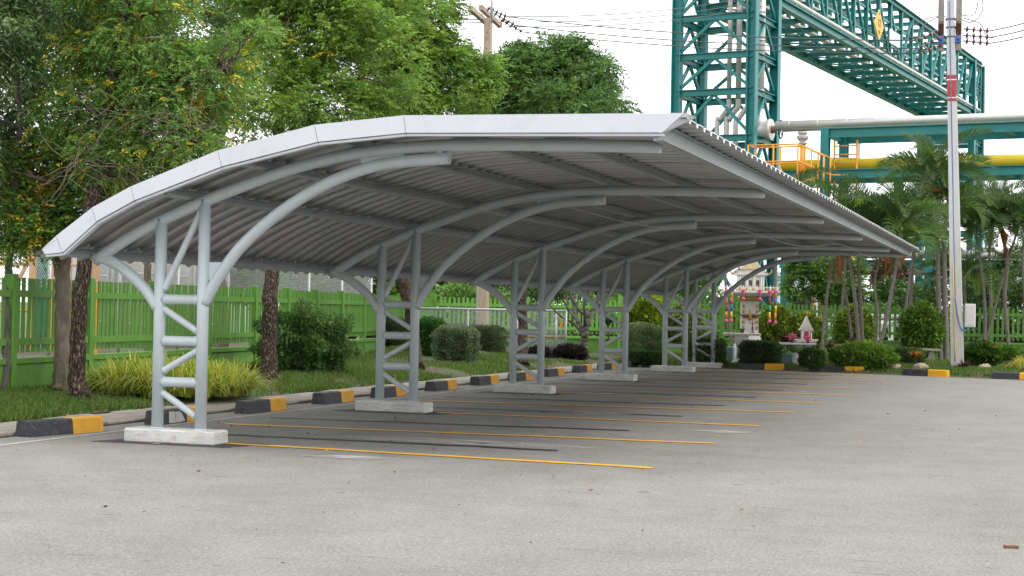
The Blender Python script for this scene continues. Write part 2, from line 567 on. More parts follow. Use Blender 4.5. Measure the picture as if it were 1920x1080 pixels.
def branches(mb, start, targets, r0, mi=0, wander=.12, n=6):
    for tg in targets:
        a, b = Vector(start), Vector(tg)
        L = (b-a).length
        pts = []
        for i in range(n+1):
            t = i/n
            q = a.lerp(b, t)
            if 0 < i < n:
                q += Vector((random.gauss(0, 1), random.gauss(0, 1), random.gauss(0, 1)))*L*wander*.35
            q.z += math.sin(math.pi*t)*L*.08
            pts.append(q)
        mb.tube(pts, [r0*(1-.82*i/n) for i in range(n+1)], 6, cap=False, mi=mi)

def tree(name, label, trunk, radii, blobs, nspray, leaflets, slen, llen, lw, pal, w, bark='bark_grey', group='trees along the green fence', twigs=40, twig_r=.035, seg=14, limbs=(), **kw):
    root = empty(name, trunk[0])
    b0 = Vector(trunk[0])
    L = lambda p: tuple(Vector(p)-b0)
    mb = MB()
    path = smooth_path([L(p) for p in trunk], 42)
    k = len(path)
    rr = []
    for i in range(k):
        t = i/(k-1)*(len(radii)-1)
        j = min(int(t), len(radii)-2)
        rr.append(radii[j]+(radii[j+1]-radii[j])*(t-j))
    # uneven bark outline
    pts = [p + Vector((random.gauss(0, .012), random.gauss(0, .012), 0)) for p in path]
    rr = [r*(1+random.gauss(0, .05 if bark == 'bark_pale' else .035)) for r in rr]
    rr[0] *= 1.25
    mb.tube(pts, rr, seg)
    for lp, lr in limbs:
        q = smooth_path([L(p) for p in lp], 10)
        mb.tube(q, [lr*(1-.6*i/(len(q)-1)) for i in range(len(q))], 8)
    mb.build('trunk', bark, root)
    lb = [tuple(Vector(b[:3])-b0)+tuple(b[3:]) for b in blobs]
    cc = spray_crown('crown', root, lb, nspray, leaflets, slen, llen, lw, pal, w, **kw)
    if twigs:
        tb = MB()
        sel = rng.choice(len(cc), min(twigs, len(cc)), replace=False)
        for i in sel:
            tgt = Vector(cc[i])
            cands = [p for p in pts[len(pts)//2:]]
            for lp, lr in limbs:
                cands += [Vector(L(p)) for p in lp[1:]]
            st = min(cands, key=lambda p: (p-tgt).length + max(0, p.z-tgt.z)*1.5)
            branches(tb, st, [tgt], twig_r*(.5+random.random()), n=6)
        tb.build('branches', bark, root)
    tag(root, label, 'tree', group)
    return root

# ------------------------------------------------------------------ ground
def sheet(name, poly, z, mat, parent=None, thick=0):
    mb = MB()
    n = len(poly)
    mb.add([(p[0], p[1], z) for p in poly], [tuple(range(n))])
    if thick:
        mb.add([(p[0], p[1], z) for p in poly]+[(p[0], p[1], z-thick) for p in poly], [(i, i+n, (i+1) % n+n, (i+1) % n) for i in range(n)])
    return mb.build(name, mat, parent)

g = sheet('ground', [(-900, -300), (900, -300), (900, 1500), (-900, 1500)], -.03, 'ground')
tag(g, kind='structure')
lot = sheet('parking_lot', [(-2.75, -60), (80, -60), (80, 10), (9.2, 25.0), (5.2, 26.3), (2.6, 26.95), (.2, 27.35), (-1.2, 28.2), (-2.75, 28.4)], 0, 'asphalt')
tag(lot, kind='structure')

def lawn_mask(x, y):
    return (np.sin(x*1.7+y*.6)+np.sin(y*1.13-x*.8+1.3)+.8*np.sin(x*3.1+y*2.3)+.7*np.sin(y*.37+2.0))/3.3

def lawn_h(x, y):
    h = .10+.05*np.sin(x*.9+1)*np.sin(y*.5)
    edge = np.clip((-2.62-x)/1.2, 0, 1)
    h = .045+h*edge
    h = h+.34*np.exp(-((x+6.6)**2/2.2+(y-25.0)**2/7.0))+.12*np.exp(-((x+5.2)**2/3+(y-14.0)**2/4.0))
    return h

def grid_sheet(name, xs, ys, fn, mat):
    V, F = [], []
    nx, ny = len(xs), len(ys)
    for y in ys:
        for x in xs:
            V.append((x, y, float(fn(np.float64(x), np.float64(y)))))
    for j in range(ny-1):
        for i in range(nx-1):
            a = j*nx+i
            F.append((a, a+1, a+nx+1, a+nx))
    mb = MB()
    mb.add(V, F, 0, True)
    return mb.build(name, mat)

lawn = grid_sheet('lawn', np.linspace(-30, -2.62, 80), np.linspace(-8, 34, 120), lawn_h, 'lawn')
tag(lawn, kind='structure')
# ---- planted bed at the head of the lot
def bed_h(x, y):
    yk = np.interp(x, [-3, .2, 2.6, 5.2, 9.2, 14], [28.6, 27.4, 27.0, 26.35, 25.05, 23.4])
    d = np.clip((y-yk)/1.5, 0, 1)
    return np.where(y < yk+.25, -.004, .03)+.11*d
bv, bf = [], []
bxs = np.linspace(-2.62, 22, 60)
for j in range(40):
    for x in bxs:
        yk = float(np.interp(x, [-3, .2, 2.6, 5.2, 9.2, 22], [28.25, 27.25, 26.85, 26.2, 24.9, 20.5]))
        y = yk+(60-yk)*(j/39)**1.6
        bv.append((float(x), y, float(bed_h(x, y))))
for j in range(39):
    for i in range(59):
        a = j*60+i
        bf.append((a, a+1, a+61, a+60))
mb = MB()
mb.add(bv, bf, 0, True)
bed = mb.build('garden_bed', 'lawn')
tag(bed, kind='structure')

# ---- footpath of slabs along the lawn
fp = sheet('footpath', [(-2.7, -8), (-1.64, -8), (-1.64, 28.0), (-2.7, 28.0)], .012, 'earth')
tag(fp, kind='structure')
mb = MB()
mb.box((0, 0, 0), (.485, .485, .05), ch=.012)
slab_me = mb.mesh('slab', 'slab')
for i in range(69):
    for j, x in enumerate((-2.41, -1.905)):
        inst('slab', slab_me, fp, (x+random.gauss(0, .006), -6.5+i*.5+random.gauss(0, .006), .016+random.gauss(0, .004)), (random.gauss(0, .006), random.gauss(0, .006), random.gauss(0, .008)))

# ---- painted markings
def strip(name, pts, w, z, mat, parent):
    mb = MB()
    P = [Vector((p[0], p[1], 0)) for p in pts]
    L, Rr = [], []
    for i, p in enumerate(P):
        d = (P[min(i+1, len(P)-1)]-P[max(i-1, 0)]).normalized()
        n = Vector((-d.y, d.x, 0))
        ww = w*(1+random.gauss(0, .07))
        L.append(p+n*ww/2); Rr.append(p-n*ww/2)
    V = [(p.x, p.y, z) for p in L]+[(p.x, p.y, z) for p in Rr]
    k = len(P)
    mb.add(V, [(i+k, i+1+k, i+1, i) for i in range(k-1)])
    return mb.build(name, mat, parent)

def wob(a, b, n=14, amp=.015):
    out = []
    for i in range(n+1):
        t = i/n
        out.append((a[0]+(b[0]-a[0])*t, a[1]+(b[1]-a[1])*t+random.gauss(0, amp)))
    return out
yl = [((.70, .19), (5.39, -.24)), ((-.6, 2.62), (5.36, 2.9)), ((.82, 6.12), (5.35, 6.01)), ((-.55, 8.75), (5.33, 9.21)),
      ((.85, 12.0), (5.34, 12.05)), ((-.55, 14.7), (5.34, 15.1)), ((.85, 17.95), (5.35, 17.99)), ((-.55, 20.7), (5.37, 20.84)), ((.85, 23.6), (5.36, 23.6)), ((-.3, 26.1), (5.0, 25.55))]
for a, b in yl:
    strip('parking_line', wob(a, b), .125, .006, 'yellow_line', lot)
bl = [((-.35, 1.22), (4.06, 1.14)), ((-.65, 3.95), (4.04, 4.31)), ((-.35, 7.2), (4.04, 7.35)), ((-.5, 10.0), (4.07, 10.34)), ((-.35, 13.1), (4.09, 13.19)), ((-.5, 15.9), (4.12, 16.07)), ((-.35, 19.1), (4.14, 19.2)), ((-.5, 21.8), (4.1, 22.0)), ((-.4, 24.7), (4.0, 24.6))]
for a, b in bl:
    strip('blacked_out_line', wob(a, b, 14, .02), .13, .005, 'black_line', lot)
strip('kerb_edge_line', [(-1.12, -8), (-1.1, 0), (-1.03, 6), (-.98, 14), (-.98, 22), (-.8, 26.3), (-.2, 27.15), (1.2, 26.95), (3.4, 26.72), (5.6, 25.75), (7.7, 25.3), (9.3, 24.75), (12, 23.8)], .075, .004, 'white_line', lot)
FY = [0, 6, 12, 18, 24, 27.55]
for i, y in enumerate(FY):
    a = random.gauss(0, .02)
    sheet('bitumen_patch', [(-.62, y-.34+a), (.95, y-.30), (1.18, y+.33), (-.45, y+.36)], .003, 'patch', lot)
for (x0, x1, y0, y1) in [(1.15, 4.5, 1.2, 1.95), (1.9, 3.1, -.85, -.45), (4.6, 5.6, 4.4, 5.0), (.6, 2.0, 12.4, 13.0), (2.2, 3.4, 6.9, 7.6)]:
    s_ = sheet('cement_stain', [(x0, y0), (x1, y0), (x1, y1), (x0, y1)], .0075, 'stain', lot)

# ------------------------------------------------------------------ carport
carport = empty('carport', (0, 0, 0))
tag(carport, 'long grey steel carport with curved corrugated roof and white fascia over parking bays', 'carport')
arch = smooth_path([(-.80, 0, 1.90), (-.40, 0, 2.14), (0, 0, 2.33), (.5, 0, 2.53), (1.09, 0, 2.735), (1.575, 0, 2.88), (2.05, 0, 2.982), (2.52, 0, 3.04), (3.0, 0, 3.07), (3.54, 0, 3.077), (4.2, 0, 3.066), (5.36, 0, 3.033)], 44)
low = smooth_path([(.52, 0, 1.46), (.64, 0, 1.67), (.76, 0, 1.84), (.925, 0, 2.045), (1.225, 0, 2.305), (1.583, 0, 2.545), (1.937, 0, 2.723), (2.287, 0, 2.845), (2.634, 0, 2.912), (3.22, 0, 2.95)], 40)
brace = smooth_path([(-.80, 0, 1.93), (-.70, 0, 1.925), (-.51, 0, 1.85), (-.326, 0, 1.725), (-.162, 0, 1.585), (-.02, 0, 1.40)], 20)
CR = .063
def me_tube(name, pts, r, n=18, mat='steel', cap=True):
    mb = MB()
    if 'strut' in name:      # weld beads where the strut meets the columns
        a, b = Vector(pts[0]), Vector(pts[-1])
        e = .04/(b-a).length
        ks = (0, e*.9, e*1.0, e*1.25, e*1.5, 1-e*1.5, 1-e*1.25, 1-e*1.0, 1-e*.9, 1)
        mb.tube([a.lerp(b, k) for k in ks], [r, r, r*1.13, r*1.12, r, r, r*1.12, r*1.13, r, r], n, cap)
        return mb.mesh(name, mat)
    mb.tube(pts, r, n, cap)
    return mb.mesh(name, mat)
frame_parts = [
    ('column', me_tube('column', [(0, 0, .145), (0, 0, 2.35)], CR)),
    ('column', me_tube('column', [(.51, 0, .145), (.51, 0, 2.55)], CR)),
    ('upper_arch', me_tube('upper_arch', arch, CR)),
    ('lower_arch', me_tube('lower_arch', low, CR*.98)),
    ('left_brace', me_tube('left_brace', brace, CR*.95)),
    ('horizontal_strut', me_tube('horizontal_strut', [(.03, 0, 1.50), (.48, 0, 1.50)], .053)),
    ('horizontal_strut', me_tube('horizontal_strut', [(.03, 0, 1.065), (.48, 0, 1.065)], .053)),
    ('horizontal_strut', me_tube('horizontal_strut', [(.03, 0, .635), (.48, 0, .635)], .053)),
    ('diagonal_strut', me_tube('diagonal_strut', [(.03, 0, 1.41), (.48, 0, 1.155)], .036)),
    ('diagonal_strut', me_tube('diagonal_strut', [(.03, 0, .735), (.48, 0, .98)], .036)),
    ('diagonal_strut', me_tube('diagonal_strut', [(.03, 0, .53), (.48, 0, .27)], .036)),
    ('diagonal_strut', me_tube('diagonal_strut', [(.035, 0, 1.58), (.48, 0, 2.45)], .037)),
]
mb = MB()   # gusset plates
mb.add([(.54, -.007, 1.70), (.70, -.007, 1.74), (.79, -.007, 1.895), (.54, -.007, 1.895), (.54, .007, 1.70), (.70, .007, 1.74), (.79, .007, 1.895), (.54, .007, 1.895)], [(0, 1, 2, 3), (7, 6, 5, 4), (3, 2, 6, 7), (0, 4, 5, 1), (1, 5, 6, 2), (0, 3, 7, 4)])
frame_parts.append(('gusset_plate', mb.mesh('gusset_plate', 'steel')))
mb = MB()
mb.add([(2.27, -.007, 2.82), (2.73, -.007, 2.9), (2.73, -.007, 3.02), (2.27, -.007, 2.97), (2.27, .007, 2.82), (2.73, .007, 2.9), (2.73, .007, 3.02), (2.27, .007, 2.97)], [(0, 1, 2, 3), (7, 6, 5, 4), (3, 2, 6, 7), (0, 4, 5, 1), (1, 5, 6, 2), (0, 3, 7, 4)])
frame_parts.append(('gusset_plate', mb.mesh('gusset_plate', 'steel')))
mb = MB()
mb.box((3.12, 0, 3.01), (.05, .05, .06))
frame_parts.append(('arch_lug', mb.mesh('arch_lug', 'steel')))
mb = MB()
mb.box((.222, 0, .073), (1.052, .34, .15), ch=.018)
frame_parts.append(('concrete_footing', mb.mesh('concrete_footing', 'footing')))
mb = MB()
for x in (0, .51):
    mb.lathe((x, 0, .146), [(.075, 0), (.075, .006), (.066, .014)], 18)
frame_parts.append(('weld_collar', mb.mesh('weld_collar', 'steel')))
for y in FY:
    for nm, me in frame_parts:
        inst(nm, me, carport, (0, y, 0))

# roof curve: offset of the arch
prof = []
for i, p in enumerate(arch):
    d = (arch[min(i+1, len(arch)-1)]-arch[max(i-1, 0)]).normalized()
    n = Vector((-d.z, 0, d.x))
    prof.append((p, n, d))
OFF = CR+.135
roofc = [p+n*OFF for p, n, d in prof]
d0 = prof[0][2]
roofc = [roofc[0]-d0*.26, roofc[0]-d0*.12] + roofc + [Vector((5.74, 0, roofc[-1].z-.01))]
roofc = roofc[::2] + ([roofc[-1]] if len(roofc) % 2 == 0 else [])
def roof_at(x):
    for a, b in zip(roofc, roofc[1:]):
        if a.x <= x <= b.x:
            return a.z+(b.z-a.z)*(x-a.x)/(b.x-a.x)
    return roofc[-1].z if x > 5 else roofc[0].z
RN = []
for i, p in enumerate(roofc):
    d = (roofc[min(i+1, len(roofc)-1)]-roofc[max(i-1, 0)]).normalized()
    RN.append(Vector((-d.z, 0, d.x)))
ypro = []
for k in range(3):
    y0 = k/3
    ypro += [(y0, 0), (y0+.10, 0), (y0+.113, -.036), (y0+.178, -.036), (y0+.191, 0)]
ypro.append((1.02, 0))
V, F = [], []
for p, n in zip(roofc, RN):
    for y, h in ypro:
        q = p+n*h
        V.append((q.x, y, q.z))
m_ = len(ypro)
for i in range(len(roofc)-1):
    for j in range(m_-1):
        F.append((i*m_+j, i*m_+j+1, (i+1)*m_+j+1, (i+1)*m_+j))
nb = len(V)
V2 = [(v[0], v[1], v[2]+.009) for v in V]
mb = MB()
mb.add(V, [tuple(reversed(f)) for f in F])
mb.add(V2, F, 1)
# edge closing so that the sheet has real thickness
last = (len(roofc)-1)*m_
mb.add(V[last:last+m_]+V2[last:last+m_], [(j, j+1, j+1+m_, j+m_) for j in range(m_-1)], 1)
mb.add(V[:m_]+V2[:m_], [(j+m_, j+1+m_, j+1, j) for j in range(m_-1)])
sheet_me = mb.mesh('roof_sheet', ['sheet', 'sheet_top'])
NS = 29
for i in range(NS):
    inst('roof_sheet', sheet_me, carport, (0, -.62+i*1.0, random.uniform(0, .003)))
YA, YB = -.6, -.62+NS*1.0
# purlins: C channels lying on the arches
PX = [-.86, .34, 1.25, 2.14, 3.27, 4.30]
for x in PX:
    i = min(range(len(arch)), key=lambda k: abs(prof[k][0].x-x))
    p, n, d = prof[i]
    c = p+n*(CR+.049)
    if x < -.8:
        c = c-d*.06
    mb = MB()
    o = [(0, 0, 0)]
    def strip_box(cc, du, dv, lu, lv):
        vs = []
        for y in (YA+.05, YB-.03):
            for su, sv in ((-1, -1), (1, -1), (1, 1), (-1, 1)):
                q = cc+du*(lu/2*su)+dv*(lv/2*sv)
                vs.append((q.x, y, q.z))
        mb.add(vs, [(0, 1, 2, 3), (7, 6, 5, 4), (4, 5, 1, 0), (5, 6, 2, 1), (6, 7, 3, 2), (7, 4, 0, 3)])
    strip_box(c, d, n, .006, .095)
    strip_box(c+d*.028+n*.0445, d, n, .05, .006)
    strip_box(c+d*.028-n*.0445, d, n, .05, .006)
    strip_box(c+d*.052-n*.034, d, n, .005, .016)
    mb.build('purlin', 'purlin', carport)
# edge channel at the free ends of the arches
mb = MB()
zc = roof_at(5.45)-.118
mb.box((5.44, (YA+YB)/2, zc), (.05, YB-YA-.1, .16))
mb.box((5.49, (YA+YB)/2, zc+.074), (.05, YB-YA-.1, .008))
mb.box((5.49, (YA+YB)/2, zc-.074), (.05, YB-YA-.1, .008))
mb.build('edge_channel', 'purlin', carport)
# tiny screws through the sheets
mb = MB()
for x in PX+[5.45]:
    for k in range(NS*3):
        y = -.62+k/3+.05
        z = roof_at(x)
        mb.box((x+.06, y+.11, z-.040), (.014, .014, .02))
tag(mb.build('roof_screws', 'galv', carport), kind='stuff')
# fascia panels
ft = [(-1.04, 1.995), (-.87, 2.135), (-.45, 2.425), (.0, 2.64), (.98, 2.995), (2.035, 3.232), (2.975, 3.306), (5.72, 3.272)]
fb = [(-1.005, 1.945), (-.79, 1.965), (-.395, 2.285), (.045, 2.50), (1.03, 2.835), (2.075, 3.065), (3.0, 3.138), (5.52, 3.098)]
for ysgn, yy in ((1, YA), (-1, YB)):
    for i in range(len(ft)-1):
        g_ = .003
        a, b, c, d = ft[i], ft[i+1], fb[i+1], fb[i]
        dx = (b[0]-a[0]); L_ = math.hypot(dx, b[1]-a[1])
        sh = lambda p, q: (p[0]+(q[0]-p[0])*g_/max(L_, .01), p[1]+(q[1]-p[1])*g_/max(L_, .01))
        a2, b2, c2, d2 = sh(a, b), sh(b, a), sh(c, d), sh(d, c)
        mb = MB()
        y0, y1 = yy-.022*ysgn, yy-.004*ysgn
        jit = random.gauss(0, .0015)
        vs = [(p[0], y0+jit, p[1]) for p in (a2, b2, c2, d2)] + [(p[0], y1+jit, p[1]) for p in (a2, b2, c2, d2)]
        fs = [(3, 2, 1, 0), (4, 5, 6, 7), (0, 1, 5, 4), (1, 2, 6, 5), (2, 3, 7, 6), (3, 0, 4, 7)]
        mb.add(vs, fs if ysgn > 0 else [tuple(reversed(q)) for q in fs])
        fp_ = mb.build('fascia_panel', 'fascia', carport)
        # return lip under the panel and cap over the roof edge
        mb = MB()
        mb.beam((d2[0], yy+.035*ysgn, d2[1]-.018), (c2[0], yy+.035*ysgn, c2[1]-.018), .07, .022)
        mb.build('fascia_lip', 'fascia', fp_)
        mb = MB()
        mb.beam((a2[0], yy+.06*ysgn, a2[1]-.012), (b2[0], yy+.06*ysgn, b2[1]-.012), .15, .014)
        mb.build('fascia_cap', 'fascia', fp_)
mb = MB()
mb.add([(5.72, YA-.022, 3.272), (5.52, YA-.022, 3.098), (5.54, YA+.10, 3.12), (5.80, YA+.12, 3.245)], [(0, 1, 2, 3), (3, 2, 1, 0)])
mb.add([(5.725, YA-.02, 3.274), (5.525, YA-.02, 3.1), (5.545, YA+.10, 3.122), (5.805, YA+.12, 3.247)], [(0, 1, 2, 3)])
mb.build('fascia_end_return', 'fascia', carport)
# slack wire tied under the roof
mb = MB()
wp = []
for i in range(40):
    t = i/39
    wp.append((2.2+2.9*math.sin(t*math.pi*.5), 6.2+t*17, 2.88+.07*math.cos(t*17)-.05*math.sin(t*math.pi)))
mb.tube(wp, .006, 5)
mb.build('slack_wire', 'galv', carport)
for yw in (3.0, 9.0, 15.0):
    for x0, x1 in ((.34, 1.25), (1.25, 2.14), (2.14, 3.27), (3.27, 4.3), (4.3, 5.4)):
        mb = MB()
        mb.tube([(x0, yw, roof_at(x0)-.09), (x1, yw, roof_at(x1)-.09)], .006, 5)
        mb.build('sag_rod', 'galv', carport)

# ------------------------------------------------------------------ wheel stops
def stop_mesh(bare=False):
    mb = MB()
    L, W0, W1, H = 1.13, .215, .165, .17
    def seg(y0, y1, mi):
        c = .015
        vs = []
        for y in (y0, y1):
            vs += [(-W0/2, y, 0), (W0/2, y, 0), (W1/2+.004, y, H-c), (W1/2-c, y, H), (-W1/2+c, y, H), (-W1/2-.004, y, H-c)]
        fs = [(0, 1, 2, 3, 4, 5), (11, 10, 9, 8, 7, 6)] + [(i, i+6, (i+1) % 6+6, (i+1) % 6) for i in range(6)]
        mb.add(vs, fs, mi)
    seg(-L/2, .09, 0)
    seg(.0902, L/2, 1)
    if bare:
        mb.add([(W0/2+.003, -.36, .012), (W0/2+.003, -.2, .008), (W1/2+.008, -.19, .145), (W1/2+.008, -.33, .150)], [(0, 1, 2, 3)], 2)
        mb.add([(W0/2+.003, -.19, .010), (W0/2+.003, .03, .02), (W1/2+.010, -.02, .11), (W1/2+.008, -.09, .148), (W1/2+.008, -.18, .14)], [(0, 1, 2, 3, 4)], 2)
    return mb.mesh('wheel_stop', ['stop_black', 'stop_yellow', 'stop_bare'])
sm, smb = stop_mesh(), stop_mesh(True)
ORD = ['first', 'second', 'third', 'fourth', 'fifth', 'sixth', 'seventh', 'eighth', 'ninth', 'tenth', 'eleventh', 'twelfth']
for i, (x, y) in enumerate([(-1.43, .38), (-1.28, 2.62), (-1.32, 4.98), (-1.39, 7.50), (-1.33, 9.55), (-1.37, 12.09), (-1.43, 14.63), (-1.42, 16.85), (-1.50, 19.45), (-1.58, 22.15), (-1.58, 24.45), (-1.50, 26.75)]):
    lab = 'black and yellow concrete wheel stop along the footpath, %s from the camera' % ORD[i]
    if i == 1:
        lab = 'wheel stop with black paint flaked to bare concrete behind the nearest columns'
    o = inst('wheel_stop', smb if i == 1 else sm, None, (x, y, .0), (0, 0, R(random.gauss(0, .8)) - (R(11) if i == 0 else 0)))
    tag(o, lab, 'wheel stop', 'wheel stops along the footpath')
for i, (x, y, a) in enumerate([(1.85, 27.32, -93), (3.95, 27.02, -94), (6.1, 26.1, -107), (8.25, 25.62, -104), (10.4, 24.9, -106)][:4]):
    o = inst('wheel_stop', sm, None, (x, y+.02, .0), (0, 0, R(a)))
    tag(o, 'black and yellow wheel stop before the garden bed, %s from the carport' % ORD[i], 'wheel stop', 'wheel stops before the garden bed')

# ------------------------------------------------------------------ green picket fences
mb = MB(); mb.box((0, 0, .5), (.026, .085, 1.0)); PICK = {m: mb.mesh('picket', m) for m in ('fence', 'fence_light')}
def fence(name, label, pts, bay, pitch, z0, group='green picket fences', fm='fence'):
    picket_me = PICK[fm]
    root = empty(name, (pts[0][0], pts[0][1], z0))
    base = Vector((pts[0][0], pts[0][1], 0))
    for a, b in zip(pts, pts[1:]):
        A, B = Vector((a[0], a[1], 0)), Vector((b[0], b[1], 0))
        d = (B-A); L = d.length; d.normalize()
        rz = math.atan2(d.y, d.x)
        nb_ = max(1, round(L/bay))
        n = Vector((d.y, -d.x, 0))      # towards the lot side
        for k in range(nb_):
            p0, p1 = A+d*(L*k/nb_), A+d*(L*(k+1)/nb_)
            lp0, lp1 = p0-base, p1-base
            c = (lp0+lp1)/2
            bl_ = L/nb_
            mb = MB(); mb.box((lp0.x, lp0.y, .86), (.15, .15, 1.76), rz, ch=.008); mb.build('post', fm, root)
            mb = MB(); mb.box((c.x, c.y, .2), (bl_-.16, .09, .48), rz); mb.build('plinth_panel', 'fence_wall', root)
            mb = MB(); mb.box((c.x+n.x*.012, c.y+n.y*.012, .485), (bl_-.152, .13, .085), rz, ch=.006); mb.build('plinth_cap', fm, root)
            for z in (.76, 1.46):
                mb = MB(); mb.box((c.x+n.x*.03, c.y+n.y*.03, z), (bl_-.154, .035, .10), rz); mb.build('rail', fm, root)
            np_ = int((bl_-.2)/pitch)
            for j in range(np_):
                q = lp0.lerp(lp1, (.13+(j+.5)*(bl_-.26)/np_)/bl_)
                inst('picket', picket_me, root, (q.x-n.x*.003, q.y-n.y*.003, .60), (random.gauss(0, .006), random.gauss(0, .006), rz+math.pi/2), (1, .9, 1.09+random.gauss(0, .004)))
        mb = MB()
    e = Vector((pts[-1][0], pts[-1][1], 0))-base
    mb.box((e.x, e.y, .9), (.2, .2, 1.84), 0, ch=.008); mb.build('post', fm, root)
    tag(root, label, 'fence', group)
    return root
fence('picket_fence', 'long green picket fence behind the lawn on the left', [(-4.5, -1.5), (-5.27, 4.84), (-6.36, 14.5), (-9.60, 33.08, 1.08)], 2.45, .152, .10)
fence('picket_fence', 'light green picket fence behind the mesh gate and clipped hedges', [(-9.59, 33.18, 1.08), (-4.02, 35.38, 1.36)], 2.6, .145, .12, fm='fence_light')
fence('picket_fence', 'green picket fence behind the spirit houses and palms', [(-3.98, 35.58, 1.36), (-1.29, 38.21, 1.41), (2.68, 41.05, 1.46), (9.41, 42.22, 1.48)], 2.6, .16, .12)

# ------------------------------------------------------------------ trees
DK = [(.043, .087, .029), (.067, .123, .037), (.103, .170, .046)]
MDG = [(0.097, 0.201, 0.046), (0.140, 0.251, 0.060), (0.195, 0.318, 0.083), (0.065, 0.145, 0.034)]
BR = [(.150, .258, .051), (.202, .320, .064), (.279, .393, .088), (.093, .176, .035)]
YEL = (.62, .47, .05)

tree('thin_tree', 'slim grey trunk with dark drooping leaves at the far left edge',
     [(-5.15, 4.57, 0.12), (-5.26, 4.73, 1.18), (-5.33, 4.88, 2.10), (-5.28, 4.89, 2.87), (-5.24, 4.89, 3.95), (-5.51, 5.16, 5.23), (-5.61, 5.11, 6.80)], [.055, .05, .05, .045, .04, .03, .02],
     [(-5.08, 4.19, 4.99, 0.34, 0.27, 0.75), (-5.22, 5.25, 5.63, 0.62, 0.50, 0.47), (-5.65, 5.52, 4.42, 0.48, 0.38, 0.56), (-5.49, 4.07, 3.93, 0.45, 0.36, 1.04), (-5.69, 7.21, 6.17, 0.76, 0.61, 0.42), (-5.96, 6.27, 3.38, 0.57, 0.46, 0.33)],
     2000, 9, .26, .125, .30, [(.055, .10, .035), (.08, .135, .042), (.13, .19, .06)], [3, 3, 2], bark='bark_grey', droop=.75, twigs=40, twig_r=.012, mat='leaf_glossy')
tree('spreading_tree', 'stout trunk forking low with yellow-flecked leaves above the left fascia',
     [(-4.93, 5.63, 0.12), (-4.92, 5.62, 0.71), (-4.93, 5.60, 1.50), (-4.93, 5.60, 2.13), (-4.89, 5.60, 2.76), (-4.87, 5.60, 3.23), (-4.86, 5.60, 3.55)], [.165, .118, .112, .128, .10, .09, .07],
     [(-5.45, 5.21, 3.28, 0.59, 0.47, 0.47), (-4.90, 5.39, 3.61, 0.70, 0.56, 0.43), (-4.93, 5.01, 2.68, 0.65, 0.52, 0.37), (-4.37, 5.56, 3.30, 0.55, 0.44, 0.47), (-5.08, 4.77, 2.40, 0.46, 0.37, 0.19), (-4.49, 5.34, 2.74, 0.47, 0.37, 0.31), (-4.10, 5.85, 3.17, 0.39, 0.31, 0.28)],
     3900, 11, .22, .072, .42, MDG, [3, 4, 3, 2], bark='bark_pale', special=(.16, YEL), twigs=70, twig_r=.03,
     limbs=[([(-4.87, 5.60, 3.19), (-5.04, 5.54, 3.54), (-5.35, 5.63, 4.03), (-5.62, 5.74, 4.61)], .07), ([(-4.87, 5.60, 3.23), (-4.74, 5.84, 3.65), (-4.66, 6.06, 4.15), (-4.70, 6.24, 4.82)], .075), ([(-4.89, 5.60, 2.92), (-4.79, 5.05, 3.15), (-4.94, 4.81, 3.24), (-5.13, 4.56, 3.30)], .04)])
acacia = tree('speckled_trunk_tree', 'leaning speckled dark trunk with fine acacia foliage flecked yellow',
     [(-3.77, 4.30, 0.12), (-3.81, 4.32, 0.62), (-3.78, 4.31, 1.50), (-3.72, 4.32, 2.16), (-3.65, 4.34, 2.75), (-3.66, 4.50, 3.43), (-3.62, 4.68, 4.27), (-3.58, 4.86, 5.27), (-3.62, 5.02, 6.21)], [.135, .115, .105, .10, .10, .095, .08, .06, .04],
     [(-4.03, 4.72, 4.21, 0.68, 0.54, 0.60), (-3.02, 4.88, 4.43, 0.82, 0.66, 0.52), (-2.31, 5.11, 4.59, 0.67, 0.54, 0.52), (-2.70, 4.64, 3.65, 0.81, 0.65, 0.40), (-1.94, 5.06, 3.98, 0.44, 0.36, 0.44), (-3.41, 4.58, 3.44, 0.59, 0.47, 0.33), (-3.28, 5.14, 5.23, 0.91, 0.73, 0.45), (-4.10, 5.06, 5.09, 0.69, 0.55, 0.46), (-1.97, 5.39, 5.08, 0.53, 0.42, 0.45), (-2.19, 4.64, 3.43, 0.51, 0.41, 0.26), (-3.67, 5.18, 6.02, 0.99, 0.79, 0.46)],
     6600, 14, .22, .055, .42, MDG, [3, 4, 3, 1], bark='bark_dark', special=(.09, YEL), twigs=230, twig_r=.018, droop=.35, clump=28, shell=.25,
     limbs=[([(-3.61, 4.35, 3.12), (-3.16, 4.32, 3.41), (-2.60, 4.33, 3.55), (-2.10, 4.33, 3.61)], .045), ([(-3.59, 4.52, 3.80), (-3.05, 4.52, 4.23), (-2.57, 4.67, 4.54), (-1.94, 4.87, 4.70)], .05), ([(-3.60, 4.35, 3.19), (-3.09, 4.35, 3.19), (-2.66, 4.32, 3.04)], .03)])
